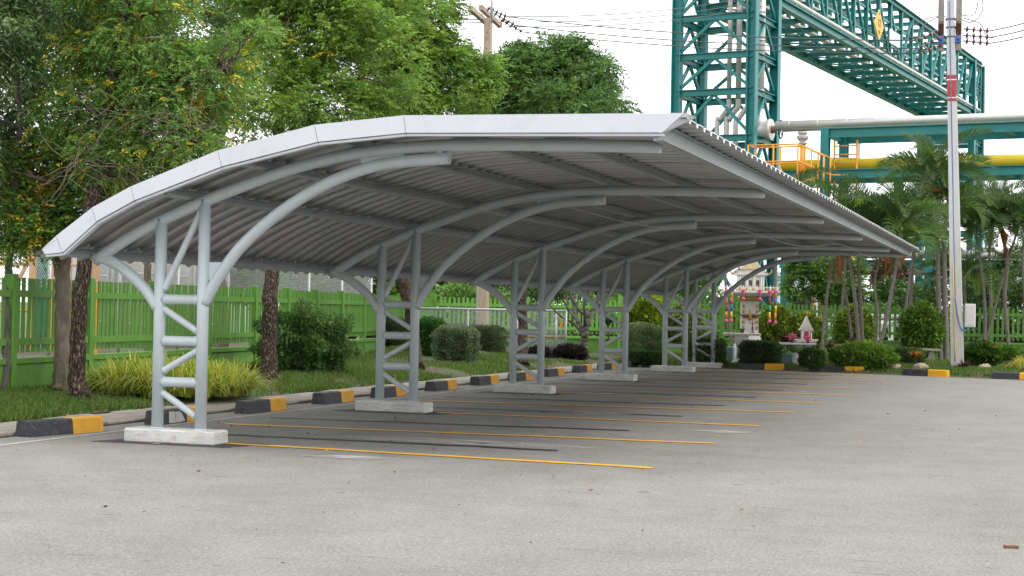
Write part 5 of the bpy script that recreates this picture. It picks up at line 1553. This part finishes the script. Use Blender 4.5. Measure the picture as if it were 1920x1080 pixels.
for w, r_ in ((1.65, .11), (1.2, .13), (.75, .12)):
    zb = 9.3
    rp = empty('riser_pipe', PL(1.6, w, 0))
    mb = MB(); mb.tube([(0, 0, 18.5), (0, 0, 11.3)], r_, 10); mb.build('upper_run', 'silver', rp)
    mb = MB(); s_ = te*(.55); mb.tube(smooth_path([(0, 0, 11.3), (0, 0, 10.95), tuple(s_*.3+Vector((0, 0, 10.75))), tuple(s_*.8+Vector((0, 0, 10.35))), tuple(s_+Vector((0, 0, 10.1))), tuple(s_+Vector((0, 0, 6.0)))], 25), r_, 10); mb.build('offset_run', 'silver', rp)
    tag(rp, 'silver riser pipe inside the teal tower, %s' % {1.65: 'left of three', 1.2: 'middle of three', .75: 'right of three'}[w], 'pipe', 'riser pipes in the tower')
vp = empty('vent_pipe', PL(1.6, .17, 0))
mb = MB(); mb.tube([(0, 0, 18.5), (0, 0, 10.8)], .21, 14); mb.build('vertical_run', 'silver', vp)
for z in (11.6, 12.7, 13.9, 15.2, 16.3): mb = MB(); mb.tube([(0, 0, z), (0, 0, z+.08)], .225, 14); mb.build('clamp_band', 'galv', vp)
mb = MB(); x_ = -te; mb.tube([(0, 0, 10.8), (0, 0, 10.3), tuple(x_*.05+Vector((0, 0, 9.9)))], [.21, .28, .36], 14); mb.build('elbow', 'silver', vp)
mb = MB(); mb.tube([tuple(-x_*.55+Vector((0, 0, 9.85))), tuple(-x_*.25+Vector((0, 0, 9.85))), tuple(x_*.52+Vector((0, 0, 9.85))), tuple(x_*.6+Vector((0, 0, 9.85)))], [.16, .28, .5, .48], 16); mb.build('cone', 'silver', vp)
mb = MB(); mb.tube([tuple(x_*.6+Vector((0, 0, 9.85))), tuple(x_*.78+Vector((0, 0, 9.85)))], .17, 10); mb.build('flange', 'rust', vp)
mb = MB(); mb.tube([tuple(x_*.78+Vector((0, 0, 9.85))), tuple(x_*1.3+Vector((0, 0, 9.85)))], .07, 8); mb.build('stem', 'silver', vp)
ring = [tuple(x_*1.02+td*(.36*math.cos(a))*.9+x_*(.10*math.sin(a))*0+Vector((0, 0, 9.85+.42*math.sin(a)))) for a in np.linspace(0, 2*math.pi, 21)]
mb = MB(); mb.tube(ring, .035, 6, cap=False)
for a in (0, 1.05, 2.1): mb.tube([tuple(x_*1.02+td*(.34*math.cos(a))+Vector((0, 0, 9.85+.4*math.sin(a)))), tuple(x_*1.02-td*(.34*math.cos(a))+Vector((0, 0, 9.85-.4*math.sin(a))))], .02, 5)
mb.build('handwheel', 'dark', vp)
tag(vp, 'silver insulated vertical pipe with cone and black valve handwheel', 'pipe')

# box truss bridge
br = empty('pipe_bridge', PL(0, 0, 0))
ZB, ZT, T1, W1 = 16.05, 19.8, 50.5, 3.6
NBAY = 18
T0 = 3.4
for w in (0, W1):
    for z, hh in ((ZB, .42), (ZT, .36)):
        mb = MB(); mb.hbeam(pl(T0, w, z), pl(T1, w, z), .34, hh, .05); mb.build('chord', 'teal', br)
for i in range(NBAY+1):
    t = T0+(T1-T0)*i/NBAY
    for w in (0, W1):
        mb = MB(); mb.hbeam(pl(t, w, ZB+.2), pl(t, w, ZT-.15), .22, .22, .03, upv=tuple(te)); mb.build('vertical', 'teal', br)
        if i < NBAY:
            t2 = T0+(T1-T0)*(i+1)/NBAY
            a, b = (ZB+.25, ZT-.2) if i >= NBAY//2 else (ZT-.2, ZB+.25)
            mb = MB(); mb.beam(pl(t, w, a), pl(t2, w, b), .15, .15); mb.build('diagonal', 'teal', br)
    mb = MB(); mb.hbeam(pl(t, .18, ZB), pl(t, W1-.18, ZB), .16, .24, .03); mb.build('floor_beam', 'teal', br)
    mb = MB(); mb.hbeam(pl(t, .18, ZT), pl(t, W1-.18, ZT), .16, .22, .03); mb.build('top_beam', 'teal', br)
    mb = MB(); mb.hbeam(pl(t, .12, ZB+1.9), pl(t, W1-.12, ZB+1.9), .1, .14, .02); mb.build('middle_beam', 'teal', br)
    if i < NBAY:
        t2 = T0+(T1-T0)*(i+1)/NBAY
        mb = MB(); mb.beam(pl(t, .1, ZB+.02), pl(t2, W1-.1, ZB+.02), .09, .08); mb.build('floor_brace', 'teal', br)
        mb = MB(); mb.beam(pl(t2, .1, ZB-.09), pl(t, W1-.1, ZB-.09), .09, .07); mb.build('floor_brace', 'teal', br)
for w in (0, W1):
    for z in (17.2, 18.5):
        mb = MB(); mb.beam(pl(T0, w+.02, z), pl(T1, w+.02, z), .1, .13); mb.build('side_rail', 'teal', br)
tag(br, 'long teal box truss pipe bridge receding to the upper right', 'bridge')
for k, (w, z, r_) in enumerate(((-.02, ZB+.42, .12), (.9, ZB+.4, .12), (1.75, ZB+.4, .14), (2.75, ZB+.4, .12), (1.2, ZB+2.3, .12), (2.5, ZB+2.3, .12))):
    mb = MB(); mb.tube([pl(T0-1, 0, 0)-pl(T0-1, 0, 0), pl(T1, 0, 0)-pl(T0-1, 0, 0)], r_, 10)
    o = mb.build('bridge_pipe', 'silver'); o.location = PL(T0-1, w, z)
    tag(o, 'silver pipe running along the truss bridge, %s' % ['on the near bottom chord', 'first on its floor', 'second on its floor', 'third on its floor', 'first on its upper tier', 'second on its upper tier'][k], 'pipe', 'pipes on the truss bridge')
dsg = empty('diamond_sign', PL(19.92, -.48, 17.63))
sf = lambda x, z, y=0: tuple(td*x*-1*-1+Vector((0, 0, z))+te*(-y))
mb = MB()
hw, hh = 1.03, .88
mb.add([sf(0, -hh, .0), sf(hw, 0, .0), sf(0, hh, .0), sf(-hw, 0, .0), sf(0, -hh, .05), sf(hw, 0, .05), sf(0, hh, .05), sf(-hw, 0, .05)], [(0, 1, 2, 3), (7, 6, 5, 4), (0, 4, 5, 1), (1, 5, 6, 2), (2, 6, 7, 3), (3, 7, 4, 0)])
mb.build('sign_plate', 'sign_yellow', dsg)
def text_mesh(name, s, size, mat, parent, loc, rot):
    cu_ = bpy.data.curves.new(name, 'FONT'); cu_.body = s; cu_.size = size; cu_.align_x = 'CENTER'; cu_.align_y = 'CENTER'; cu_.extrude = .004
    tmp = bpy.data.objects.new(name+'_tmp', cu_); COL.objects.link(tmp)
    dg = bpy.context.evaluated_depsgraph_get()
    me = bpy.data.meshes.new_from_object(tmp.evaluated_get(dg))
    bpy.data.objects.remove(tmp)
    me.materials.clear(); me.materials.append(MAT[mat])
    return inst(name, me, parent, loc, rot)
rz_ = math.atan2(td.y, td.x)
sr = (math.pi/2, 0, rz_)
text_mesh('sign_text', '12', .62, 'dark', dsg, sf(0, .12, .065), sr)
text_mesh('sign_text', 'M', .34, 'dark', dsg, sf(0, -.42, .065), sr)
text_mesh('sign_text', '^', .3, 'dark', dsg, sf(0, .58, .065), sr)
tag(dsg, 'yellow diamond clearance sign reading 12 M on the truss bridge', 'sign')
wsg = empty('white_sign', PL(23.5, -.48, 17.43))
mb = MB()
V = [sf(-1.2, -.4), sf(1.2, -.4), sf(1.2, .4), sf(-1.2, .4)]+[sf(-1.2, -.4, .05), sf(1.2, -.4, .05), sf(1.2, .4, .05), sf(-1.2, .4, .05)]
mb.add(V, [(0, 1, 2, 3), (7, 6, 5, 4), (0, 4, 5, 1), (1, 5, 6, 2), (2, 6, 7, 3), (3, 7, 4, 0)]); mb.build('sign_plate', 'sign_white', wsg)
tag(wsg, 'pale blank-looking rectangular sign beside the yellow diamond sign', 'sign')
tower('teal steel end tower carrying the far end of the truss bridge', 48.0, 0, 3.2, 3.6, [.5, 4, 7.5, 11, 14, 16, 18, 19.8], .45)

# pipe rack to the right of the tower
rk = empty('pipe_rack', PL(0, -3.4, 0))
ro = pl(0, -3.4, 0)
def rp_(t, w, z): return pl(t, w, z)-ro
for (t, w) in ((0, -3.4), (2.6, -3.5), (0, -14.5), (2.6, -14.5), (0, -18), (2.6, -18)):
    mb = MB(); mb.hbeam(rp_(t, w, -.05), rp_(t, w, 9.6), .36, .36, .045, upv=tuple(td)); mb.build('column', 'teal', rk)
for t in (0, 2.6):
    mb = MB(); mb.hbeam(rp_(t, -3.2, 9.42), rp_(t, -19, 9.42), .3, .42, .045); mb.build('main_beam', 'teal', rk)
    mb = MB(); mb.hbeam(rp_(t, -1.4, 7.62), rp_(t, -19, 7.62), .3, .4, .045); mb.build('lower_beam', 'teal', rk)
    mb = MB(); mb.hbeam(rp_(t, -1.4, 3.7), rp_(t, -19, 3.7), .26, .36, .045); mb.build('lower_beam', 'teal', rk)
for w in (-3.4, -7.2, -11, -14, -17):
    for z in (9.42, 7.62, 3.7):
        mb = MB(); mb.hbeam(rp_(.2, w, z), rp_(2.4, w, z), .2, .3, .035); mb.build('cross_beam', 'teal', rk)
for (t, w) in ((0, -1.7), (0, -8.0), (2.6, -6.0)):
    mb = MB(); mb.hbeam(rp_(t, w, -.05), rp_(t, w, 7.5), .36, .36, .045, upv=tuple(td)); mb.build('column', 'teal', rk)
tag(rk, 'teal steel pipe rack with columns behind the palms', 'pipe rack')
def rackpipe(label, t, w0, w1, z, r_, mat, bands=0, z2=None):
    root = empty('rack_pipe', PL(t, w0, z))
    mb = MB(); q = pl(t, w1, (z2 or z))-pl(t, w0, z); mb.tube([(0, 0, 0), tuple(q*.5), tuple(q)], r_, 18); mb.build('pipe_run', mat, root)
    for i in range(bands):
        c = q*((i+.5)/bands); u = q.normalized()*.02
        mb = MB(); mb.tube([tuple(c-u), tuple(c+u)], r_*1.03, 18); mb.build('cladding_seam', mat, root)
    tag(root, label, 'pipe', 'pipes on the rack')
rackpipe('long silver clad pipe along the top of the teal rack', .6, -.95, -19, 9.92, .18, 'silver', 14)
rackpipe('second silver pipe beside it on the teal rack top', 1.6, -1.0, -19, 9.85, .13, 'silver', 8)
rackpipe('thick yellow pipe behind the palms', 1.2, -1.1, -19, 8.14, .25, 'yellow_pipe', 0)
for z, k in ((4.15, 'upper'), (3.45, 'lower')):
    rackpipe('silver pipe on the low rack tier behind the palm stems, %s' % k, 1.0 if k == 'upper' else 2.0, -4, -19, z, .18, 'silver', 6)
# orange walkway with rails
wk = empty('orange_walkway', PL(-.9, -.6, 0)); wo_ = pl(-.9, -.6, 0)
def wq(t, w, z): return pl(t, w, z)-wo_
mb = MB(); c0, c1 = wq(-.9, -.4, 7.2), wq(-.9, -3.3, 7.2); mb.beam((c0+c1)/2-(c1-c0)/2, c1, 1.0, .10); mb.build('deck', 'orange', wk)
def rail(pts):
    mb = MB(); mb.tube([tuple(q) for q in pts], .036, 7); mb.build('handrail', 'orange', wk)
for tt in (-1.4, -.4):
    for z in (8.83, 8.1):
        rail([wq(tt, -.3, z), wq(tt, -2.6, z), wq(tt, -3.75, z-.55)])
    for w, zt_ in ((-.35, 8.83), (-1.5, 8.83), (-2.6, 8.83), (-3.2, 8.55), (-3.75, 8.28)):
        mb = MB(); mb.tube([tuple(wq(tt, w, 6.6)), tuple(wq(tt, w, zt_))], .04, 7); mb.build('stanchion', 'orange', wk)
for z in (8.83, 8.1): rail([wq(-1.4, -.33, z), wq(-.4, -.33, z)])
for z in (8.28, 7.55): rail([wq(-.4, -3.75, z), wq(.2, -4.75, z)])
mb = MB(); mb.box(tuple(wq(-1.42, -1.9, 7.32)), (3.0, .03, .16), math.atan2(te.y, te.x)); mb.build('toe_board', 'orange', wk)
for w in (-3.75, -4.75):
    mb = MB(); mb.tube([tuple(wq(.2, w, 6.0)), tuple(wq(.2, w, 9.1))], .045, 7); mb.build('ladder_rail', 'orange', wk)
for z in np.arange(6.2, 9.1, .38):
    mb = MB(); mb.tube([tuple(wq(.2, -3.75, z)), tuple(wq(.2, -4.75, z))], .03, 6); mb.build('ladder_rung', 'orange', wk)
tag(wk, 'orange railed walkway platform beside the yellow pipe', 'walkway')
va = empty('valve_actuator', PL(-.6, -2.55, 0))
mb = MB(); mb.tube([(0, 0, 7.3), (0, 0, 8.9)], .1, 8); mb.build('spindle', 'orange', va)
mb = MB(); mb.lathe((0, 0, 8.85), [(.1, 0), (.2, .06), (.2, .12), (.12, .16), (.24, .26), (.26, .4), (.14, .46), (.22, .5), (.2, .6)], 10); mb.build('actuator_body', 'insulator_grey', va)
tag(va, 'grey valve actuator standing above the orange walkway', 'valve')
lp = empty('lamp_pole', PL(6, -3.3, 0))
mb = MB(); mb.tube([(0, 0, 0), (0, 0, 9.9)], .07, 8); mb.build('mast', 'galv', lp)
mb = MB(); mb.box((-.1, 0, 9.95), (.4, .16, .1)); mb.build('lamp_head', 'galv', lp)
tag(lp, 'thin grey lamp mast behind the orange walkway', 'lamp post')
# orange ladder tower seen under the roof
lt = empty('ladder_tower', PL(-2.2, -4.0, 0)); lo = pl(-2.2, -4.0, 0)
def lq(t, w, z): return pl(t, w, z)-lo
for (t, w) in ((-2.2, -3.6), (-2.2, -5.0), (-1.2, -3.6), (-1.2, -5.0)):
    mb = MB(); mb.beam(lq(t, w, 0), lq(t, w, 4.6 if w < -4 else 6.2), .10, .10); mb.build('upright', 'orange', lt)
for w in (-4.0, -4.6):
    mb = MB(); mb.beam(lq(-2.35, w, .5), lq(-2.35, w, 6.2), .07, .07); mb.build('ladder_rail', 'orange', lt)
for z in np.arange(.6, 6.2, .36):
    mb = MB(); mb.beam(lq(-2.35, -4.0, z), lq(-2.35, -4.6, z), .05, .05); mb.build('ladder_rung', 'orange', lt)
for z in (2.9, 3.0, 4.2, 5.4):
    mb = MB(); mb.beam(lq(-2.2, -3.6, z), lq(-2.2, -5.0, z), .08, .10); mb.build('cross_bar', 'orange', lt)
tag(lt, 'orange steel ladder tower seen below the carport corner', 'ladder')

# truck beyond the fence
tk = empty('truck', (2.82, 69.37, 1.68)); tk.location.z = 0
tk.rotation_euler = (0, 0, R(16))
mb = MB(); mb.box((0, 1.0, 1.6), (2.3, 2.0, 1.0), ch=.06); cb_ = mb.build('cab_body', 'yellow_pipe', tk)
mb = MB(); mb.box((0, 1.1, 2.5), (2.15, 1.7, .85), ch=.12); cr_ = mb.build('cab_roof', 'sign_white', tk)
mb = MB(); mb.box((0, .235, 2.5), (1.8, .04, .6)); mb.build('windscreen', 'glass', cr_)
mb = MB(); mb.box((0, -.03, 1.5), (1.5, .06, .45)); mb.build('grille', 'dark', cb_)
for x in (-.9, .9):
    mb = MB(); mb.box((x, -.03, 1.35), (.3, .05, .22)); mb.build('headlight', 'sign_white', cb_)
    mb = MB(); mb.tube([(x*1.05-.15, 1.2, .5), (x*1.05+.15, 1.2, .5)], .5, 16); mb.build('wheel', 'dark', tk)
    mb = MB(); mb.tube([(x*1.05-.15, 4.6, .5), (x*1.05+.15, 4.6, .5)], .5, 16); mb.build('wheel', 'dark', tk)
mb = MB(); mb.box((0, -.05, .95), (2.3, .2, .35), ch=.03); mb.build('bumper', 'yellow_pipe', tk)
mb = MB(); mb.box((0, 4.2, 1.9), (2.4, 4.0, 1.6), ch=.04); mb.build('cargo_bed', 'yellow_pipe', tk)
tag(tk, 'yellow truck parked beyond the palms facing the camera', 'truck')
fl = shrub('flowering_bush', 'bush of pink blossoms beyond the fence left of the truck', (2.60, 55.55, 2.21), .8, .6, .9, 1800, .14, .5, [(.05, .11, .03), (.08, .16, .05), (.6, .12, .3)], [3, 3, 2], group='flowering bushes')
# white pipes and low wall beyond the right fence
lw = empty('white_pipeline', (1.00, 48.98, 1.11))
a_, b_ = Vector((1.59, 49.17, 1.16)), Vector((4.05, 49.30, 1.17)); l0 = Vector((1.00, 48.98, 1.11))
for dz in (0, .32):
    mb = MB(); mb.tube([a_-l0+Vector((0, 0, dz)), b_-l0+Vector((0, 0, dz))], .14, 10); mb.build('pipe_run', 'white', lw)
for i in range(7):
    q = a_.lerp(b_, i/6)-l0; mb = MB(); mb.box((q.x, q.y, (-l0.z-.0+q.z)/2+.0), (.2, .2, abs(l0.z)+.2)); mb.build('pipe_support', 'white', lw)
tag(lw, 'pair of white pipes seen through the right fence', 'pipe')
wl = empty('low_wall', (3.56, 52.73, 0.19)); wl.location.z = 0
a_, b_ = Vector((-3.05, 50.56, 0.07)), Vector((9.53, 53.21, 0.16)); a_.z = b_.z = .2
w0 = Vector((wl.location.x, wl.location.y, 0))
nseg = 24
for i in range(nseg):
    p0, p1 = a_.lerp(b_, i/nseg)-w0, a_.lerp(b_, (i+.97)/nseg)-w0
    mb = MB(); mb.beam(p0, p1, .2, .34); mb.build('kerb_block', 'white' if i % 3 else 'pink', wl)
tag(wl, 'red and white painted low kerb wall beyond the right fence', 'wall')
wb = empty('white_building', (-5.63, 86.74, 2.46)); wb.location.z = 0
mb = MB(); mb.box((0, 0, 1.9), (7, 6, 3.8)); wbw = mb.build('wall', 'sign_white', wb)
mb = MB(); mb.box((0, 0, 3.9), (7.6, 6.6, .25)); mb.build('roof_slab', 'box', wb)
for i in range(3):
    mb = MB(); mb.box((-2.3+i*2.3, -3.02, 2.2), (1.3, .08, 1.2)); mb.build('window', 'glass', wbw)
wb.rotation_euler = (0, 0, R(12))
tag(wb, 'low white plant building far beyond the spirit houses', 'building')

# plant seen over the left fence: tanks, vessel and orange frames
for k, (q, r_, h_, lab) in enumerate((((-17.24, 27.95, 1.58), .75, 4.2, 'silver tank behind the chain-link fence, left of the nearest columns'), ((-17.89, 31.29, 1.61), .7, 3.9, 'silver tank behind the chain-link fence between the nearest columns'), ((-15.89, 30.11, 1.62), .55, 3.7, 'narrow silver tank behind the fence right of the nearest columns'), ((-21.14, 32.19, 1.57), .6, 4.4, 'silver tank behind the leaning speckled trunk'))):
    tk_ = empty('storage_tank', (q[0], q[1], 0))
    mb = MB(); mb.lathe((0, 0, 0), [(r_, 0), (r_, h_), (r_*.75, h_+.25), (.1, h_+.4)], 24); sh_ = mb.build('shell', 'silver', tk_)
    for z in np.arange(.8, h_, .75):
        mb = MB(); mb.lathe((0, 0, z), [(r_+.012, 0), (r_+.012, .05)], 24); mb.build('band', 'galv', sh_)
    for a in range(3):
        mb = MB(); x = r_+.1; mb.tube([(x*math.cos(4+a*.35), x*math.sin(4+a*.35), 0), (x*math.cos(4+a*.35), x*math.sin(4+a*.35), h_)], .05, 7); mb.build('side_pipe', 'galv', tk_)
    tag(tk_, lab, 'tank', 'silver tanks beyond the left fence')
q = (-16.53, 22.29, 1.52)
vs = empty('teal_vessel', (q[0], q[1], 0))
mb = MB(); mb.lathe((0, 0, .4), [(.1, 0), (.34, .1), (.36, .2), (.36, 2.5), (.3, 2.7), (.05, 2.8)], 18); mb.build('shell', 'teal', vs)
for a in range(3):
    mb = MB(); mb.box((.3*math.cos(a*2.1), .3*math.sin(a*2.1), .25), (.1, .1, .6)); mb.build('leg', 'teal', vs)
tag(vs, 'teal pressure vessel seen through leaves over the left fence', 'vessel')
for k, (x0, x1, lab) in enumerate((((-17.12, 20.83, 1.49), (-16.19, 21.13, 1.51), 'orange pipe frame at the far left beyond the fence'), ((-15.66, 21.31, 1.52), (-14.63, 21.64, 1.54), 'orange pipe frame behind the two nearest trunks'))):
    fr_ = empty('orange_scaffold', (x0[0], x0[1], 0))
    d_ = Vector((x1[0]-x0[0], x1[1]-x0[1], 0))
    for t in (0, .35, 1):
        mb = MB(); mb.beam(tuple(d_*t), tuple(d_*t+Vector((0, 0, 3.6))), .13, .13); mb.build('upright', 'orange', fr_)
    for z in (2.75, 2.4, 1.2):
        mb = MB(); mb.tube([(0, 0, z), tuple(d_+Vector((0, 0, z)))], .045, 7); mb.build('cross_bar', 'orange', fr_)
    mb = MB(); mb.tube([tuple(d_*.5+Vector((0, 0, 1.6))), tuple(d_*.95+Vector((0, 0, 2.75)))], .05, 7); mb.build('diagonal_bar', 'orange', fr_)
    tag(fr_, lab, 'frame', 'orange frames beyond the left fence')
wbl = empty('plant_building', (-34.89, 59.39, 1.69)); wbl.location.z = 0; wbl.rotation_euler = (0, 0, R(20))
mb = MB(); mb.box((0, 0, 2.6), (9.5, 8, 5.2)); wl_ = mb.build('wall', 'sign_white', wbl)
for i in range(12):
    mb = MB(); mb.box((-4.3+i*.77, -4.03, 2.6), (.08, .06, 5.2)); mb.build('cladding_rib', 'box', wl_)
mb = MB(); mb.box((0, 0, 5.3), (10, 8.6, .2)); mb.build('roof_slab', 'redroof', wbl)
tag(wbl, 'pale clad plant building beyond the left fence', 'building')
mr = empty('red_roof_shed', (-19.70, 45.07, 1.75)); mr.location.z = 0; mr.rotation_euler = (0, 0, R(-10))
mb = MB(); mb.box((0, 0, 3.15), (6.2, 3.2, .12)); mb.build('roof', 'redroof', mr)
for x in (-2.9, -1, 1, 2.9):
    for y in (-1.4, 1.4):
        mb = MB(); mb.beam((x, y, 0), (x+.1, y, 3.1), .12, .12); mb.build('post', 'rust', mr)
tag(mr, 'open shed with faded red roof beyond the fence', 'shed')
ex = empty('excavator', (-19.22, 46.77, 1.77)); ex.location.z = 0
mb = MB(); mb.box((0, 0, 1.55), (1.3, 1.2, .9), ch=.05); mb.build('body', 'orange', ex)
mb = MB(); mb.box((.1, 0, 2.2), (.7, .9, .6), ch=.04); mb.build('cab', 'orange', ex)
mb = MB(); mb.box((.1, -.46, 2.2), (.5, .03, .4)); mb.build('cab_window', 'glass', ex)
mb = MB(); mb.tube([(-.5, 0, 1.6), (-.9, 0, 2.4), (-1.2, 0, 1.6)], .1, 7); mb.build('boom', 'orange', ex)
for y in (-.45, .45):
    mb = MB(); mb.box((0, y, .5), (1.7, .35, .8), ch=.1); mb.build('track', 'dark', ex)
tag(ex, 'small orange excavator seen just above the picket fence', 'excavator')

# ------------------------------------------------------------------ lawn grass and litter
def lawn_blades(name, n, xr, yr, hfn, L=.075, bare=True, mx_=None):
    x = rng.uniform(*xr, n); y = yr[0]+(yr[1]-yr[0])*rng.random(n)**1.5
    ok = np.ones(n, bool)
    if bare: ok = lawn_mask(x, y) >  .02+rng.normal(0, .2, n)
    if mx_ is not None: ok &= mx_(x, y)
    x, y = x[ok], y[ok]; m = len(x)
    z = hfn(x, y)
    a = rng.random(m)*6.283
    s = np.stack([np.cos(a), np.sin(a), np.zeros(m)], 1)*(.008+.008*rng.random(m))[:, None]
    l = L*(.5+.9*rng.random(m))
    lean = rng.normal(0, .45, (m, 2))*l[:, None]
    C = np.stack([x, y, z-.005], 1)
    tip = C+np.concatenate([lean, l[:, None]], 1)
    V = np.stack([C-s, C+s, tip], 1).reshape(-1, 3)
    o = np_mesh(name, V, 3, np.array([[0, 1, 2]]), mixcols(m, [(.078, .15, .026), (.108, .19, .034), (.06, .11, .02), (.2, .19, .065)], [4, 3, 3, 1.6], .2), 'grass')
    return o
gl_ = lawn_blades('lawn_grass', 230000, (-7.6, -2.6), (.5, 30), lawn_h)
tag(gl_, 'short green grass with bare soil patches along the left lawn', 'grass', kind='stuff')
def bed_ok(x, y):
    yk = np.interp(x, [-3, .2, 2.6, 5.2, 9.2, 22], [28.55, 27.65, 27.2, 26.55, 25.25, 20.9])
    return y > yk
gb_ = lawn_blades('bed_grass', 70000, (-2.6, 11), (25.2, 36), bed_h, .07, False, bed_ok)
tag(gb_, 'short bright green grass around the plants at the lot end', 'grass', kind='stuff')
n = 520
x = rng.uniform(-1.2, 12, n); y = -9+34*rng.random(n)**1.1
x[:140] = rng.uniform(-1.6, 4, 140); y[:140] = rng.uniform(-2, 12, 140)
a = rng.random(n)*6.283
D = np.stack([np.cos(a), np.sin(a), .1+.2*rng.random(n)], 1)
V = leaf_geo(np.stack([x, y, np.full(n, .010)], 1), unit(D), .018+.03*rng.random(n), .42)
V[:, 2] = np.maximum(V[:, 2], .006)
lt_ = np_mesh('leaf_litter', V, 4, LEAF_F, mixcols(n, [(.16, .07, .03), (.10, .05, .025), (.5, .33, .03), (.05, .04, .03)], [4, 3, 2, 3], .2), 'leaf_litter')
tag(lt_, 'small fallen brown and yellow leaves scattered on the asphalt', 'fallen leaves', kind='stuff')
def big_leaf(label, loc, L, col, rz, name='fallen_leaf'):
    V = []; F = []
    n_ = 7
    for i in range(n_):
        t = i/(n_-1); w = L*.2*math.sin(math.pi*min(1, t*.96+.02))**.8
        zz = .008+.03*L*math.sin(t*3.1)
        V += [(L*(t-.5), -w, zz+.06*w), (L*(t-.5), 0, zz), (L*(t-.5), w, zz+.08*w)]
    for i in range(n_-1):
        F += [(i*3, i*3+1, i*3+4, i*3+3), (i*3+1, i*3+2, i*3+5, i*3+4)]
    mb = MB(); mb.add(V, F, 0, True)
    m = paint(name+label[:6], col, .8, .25, 30)
    o = mb.build(name, m); o.location = loc; o.rotation_euler = (0, 0, rz)
    tag(o, label, 'leaf', 'large fallen leaves')
big_leaf('tan fallen leaf in front of the nearest concrete footing', (.15, -.30, 0), .13, (.5, .33, .22), .1)
big_leaf('curled brown leaf lying between parking lines under the roof', (2.49, 10.93, 0.00), .16, (.14, .06, .03), 1.2)
mb = MB(); mb.box((0, 0, .010), (.095, .03, .02), .15, ch=.004)
o = mb.build('brick_chip', 'rust'); o.location = (8.66, -4.24, 0.00); tag(o, 'small red-brown chip on the asphalt at lower right', 'debris')
bpy.context.view_layer.update()
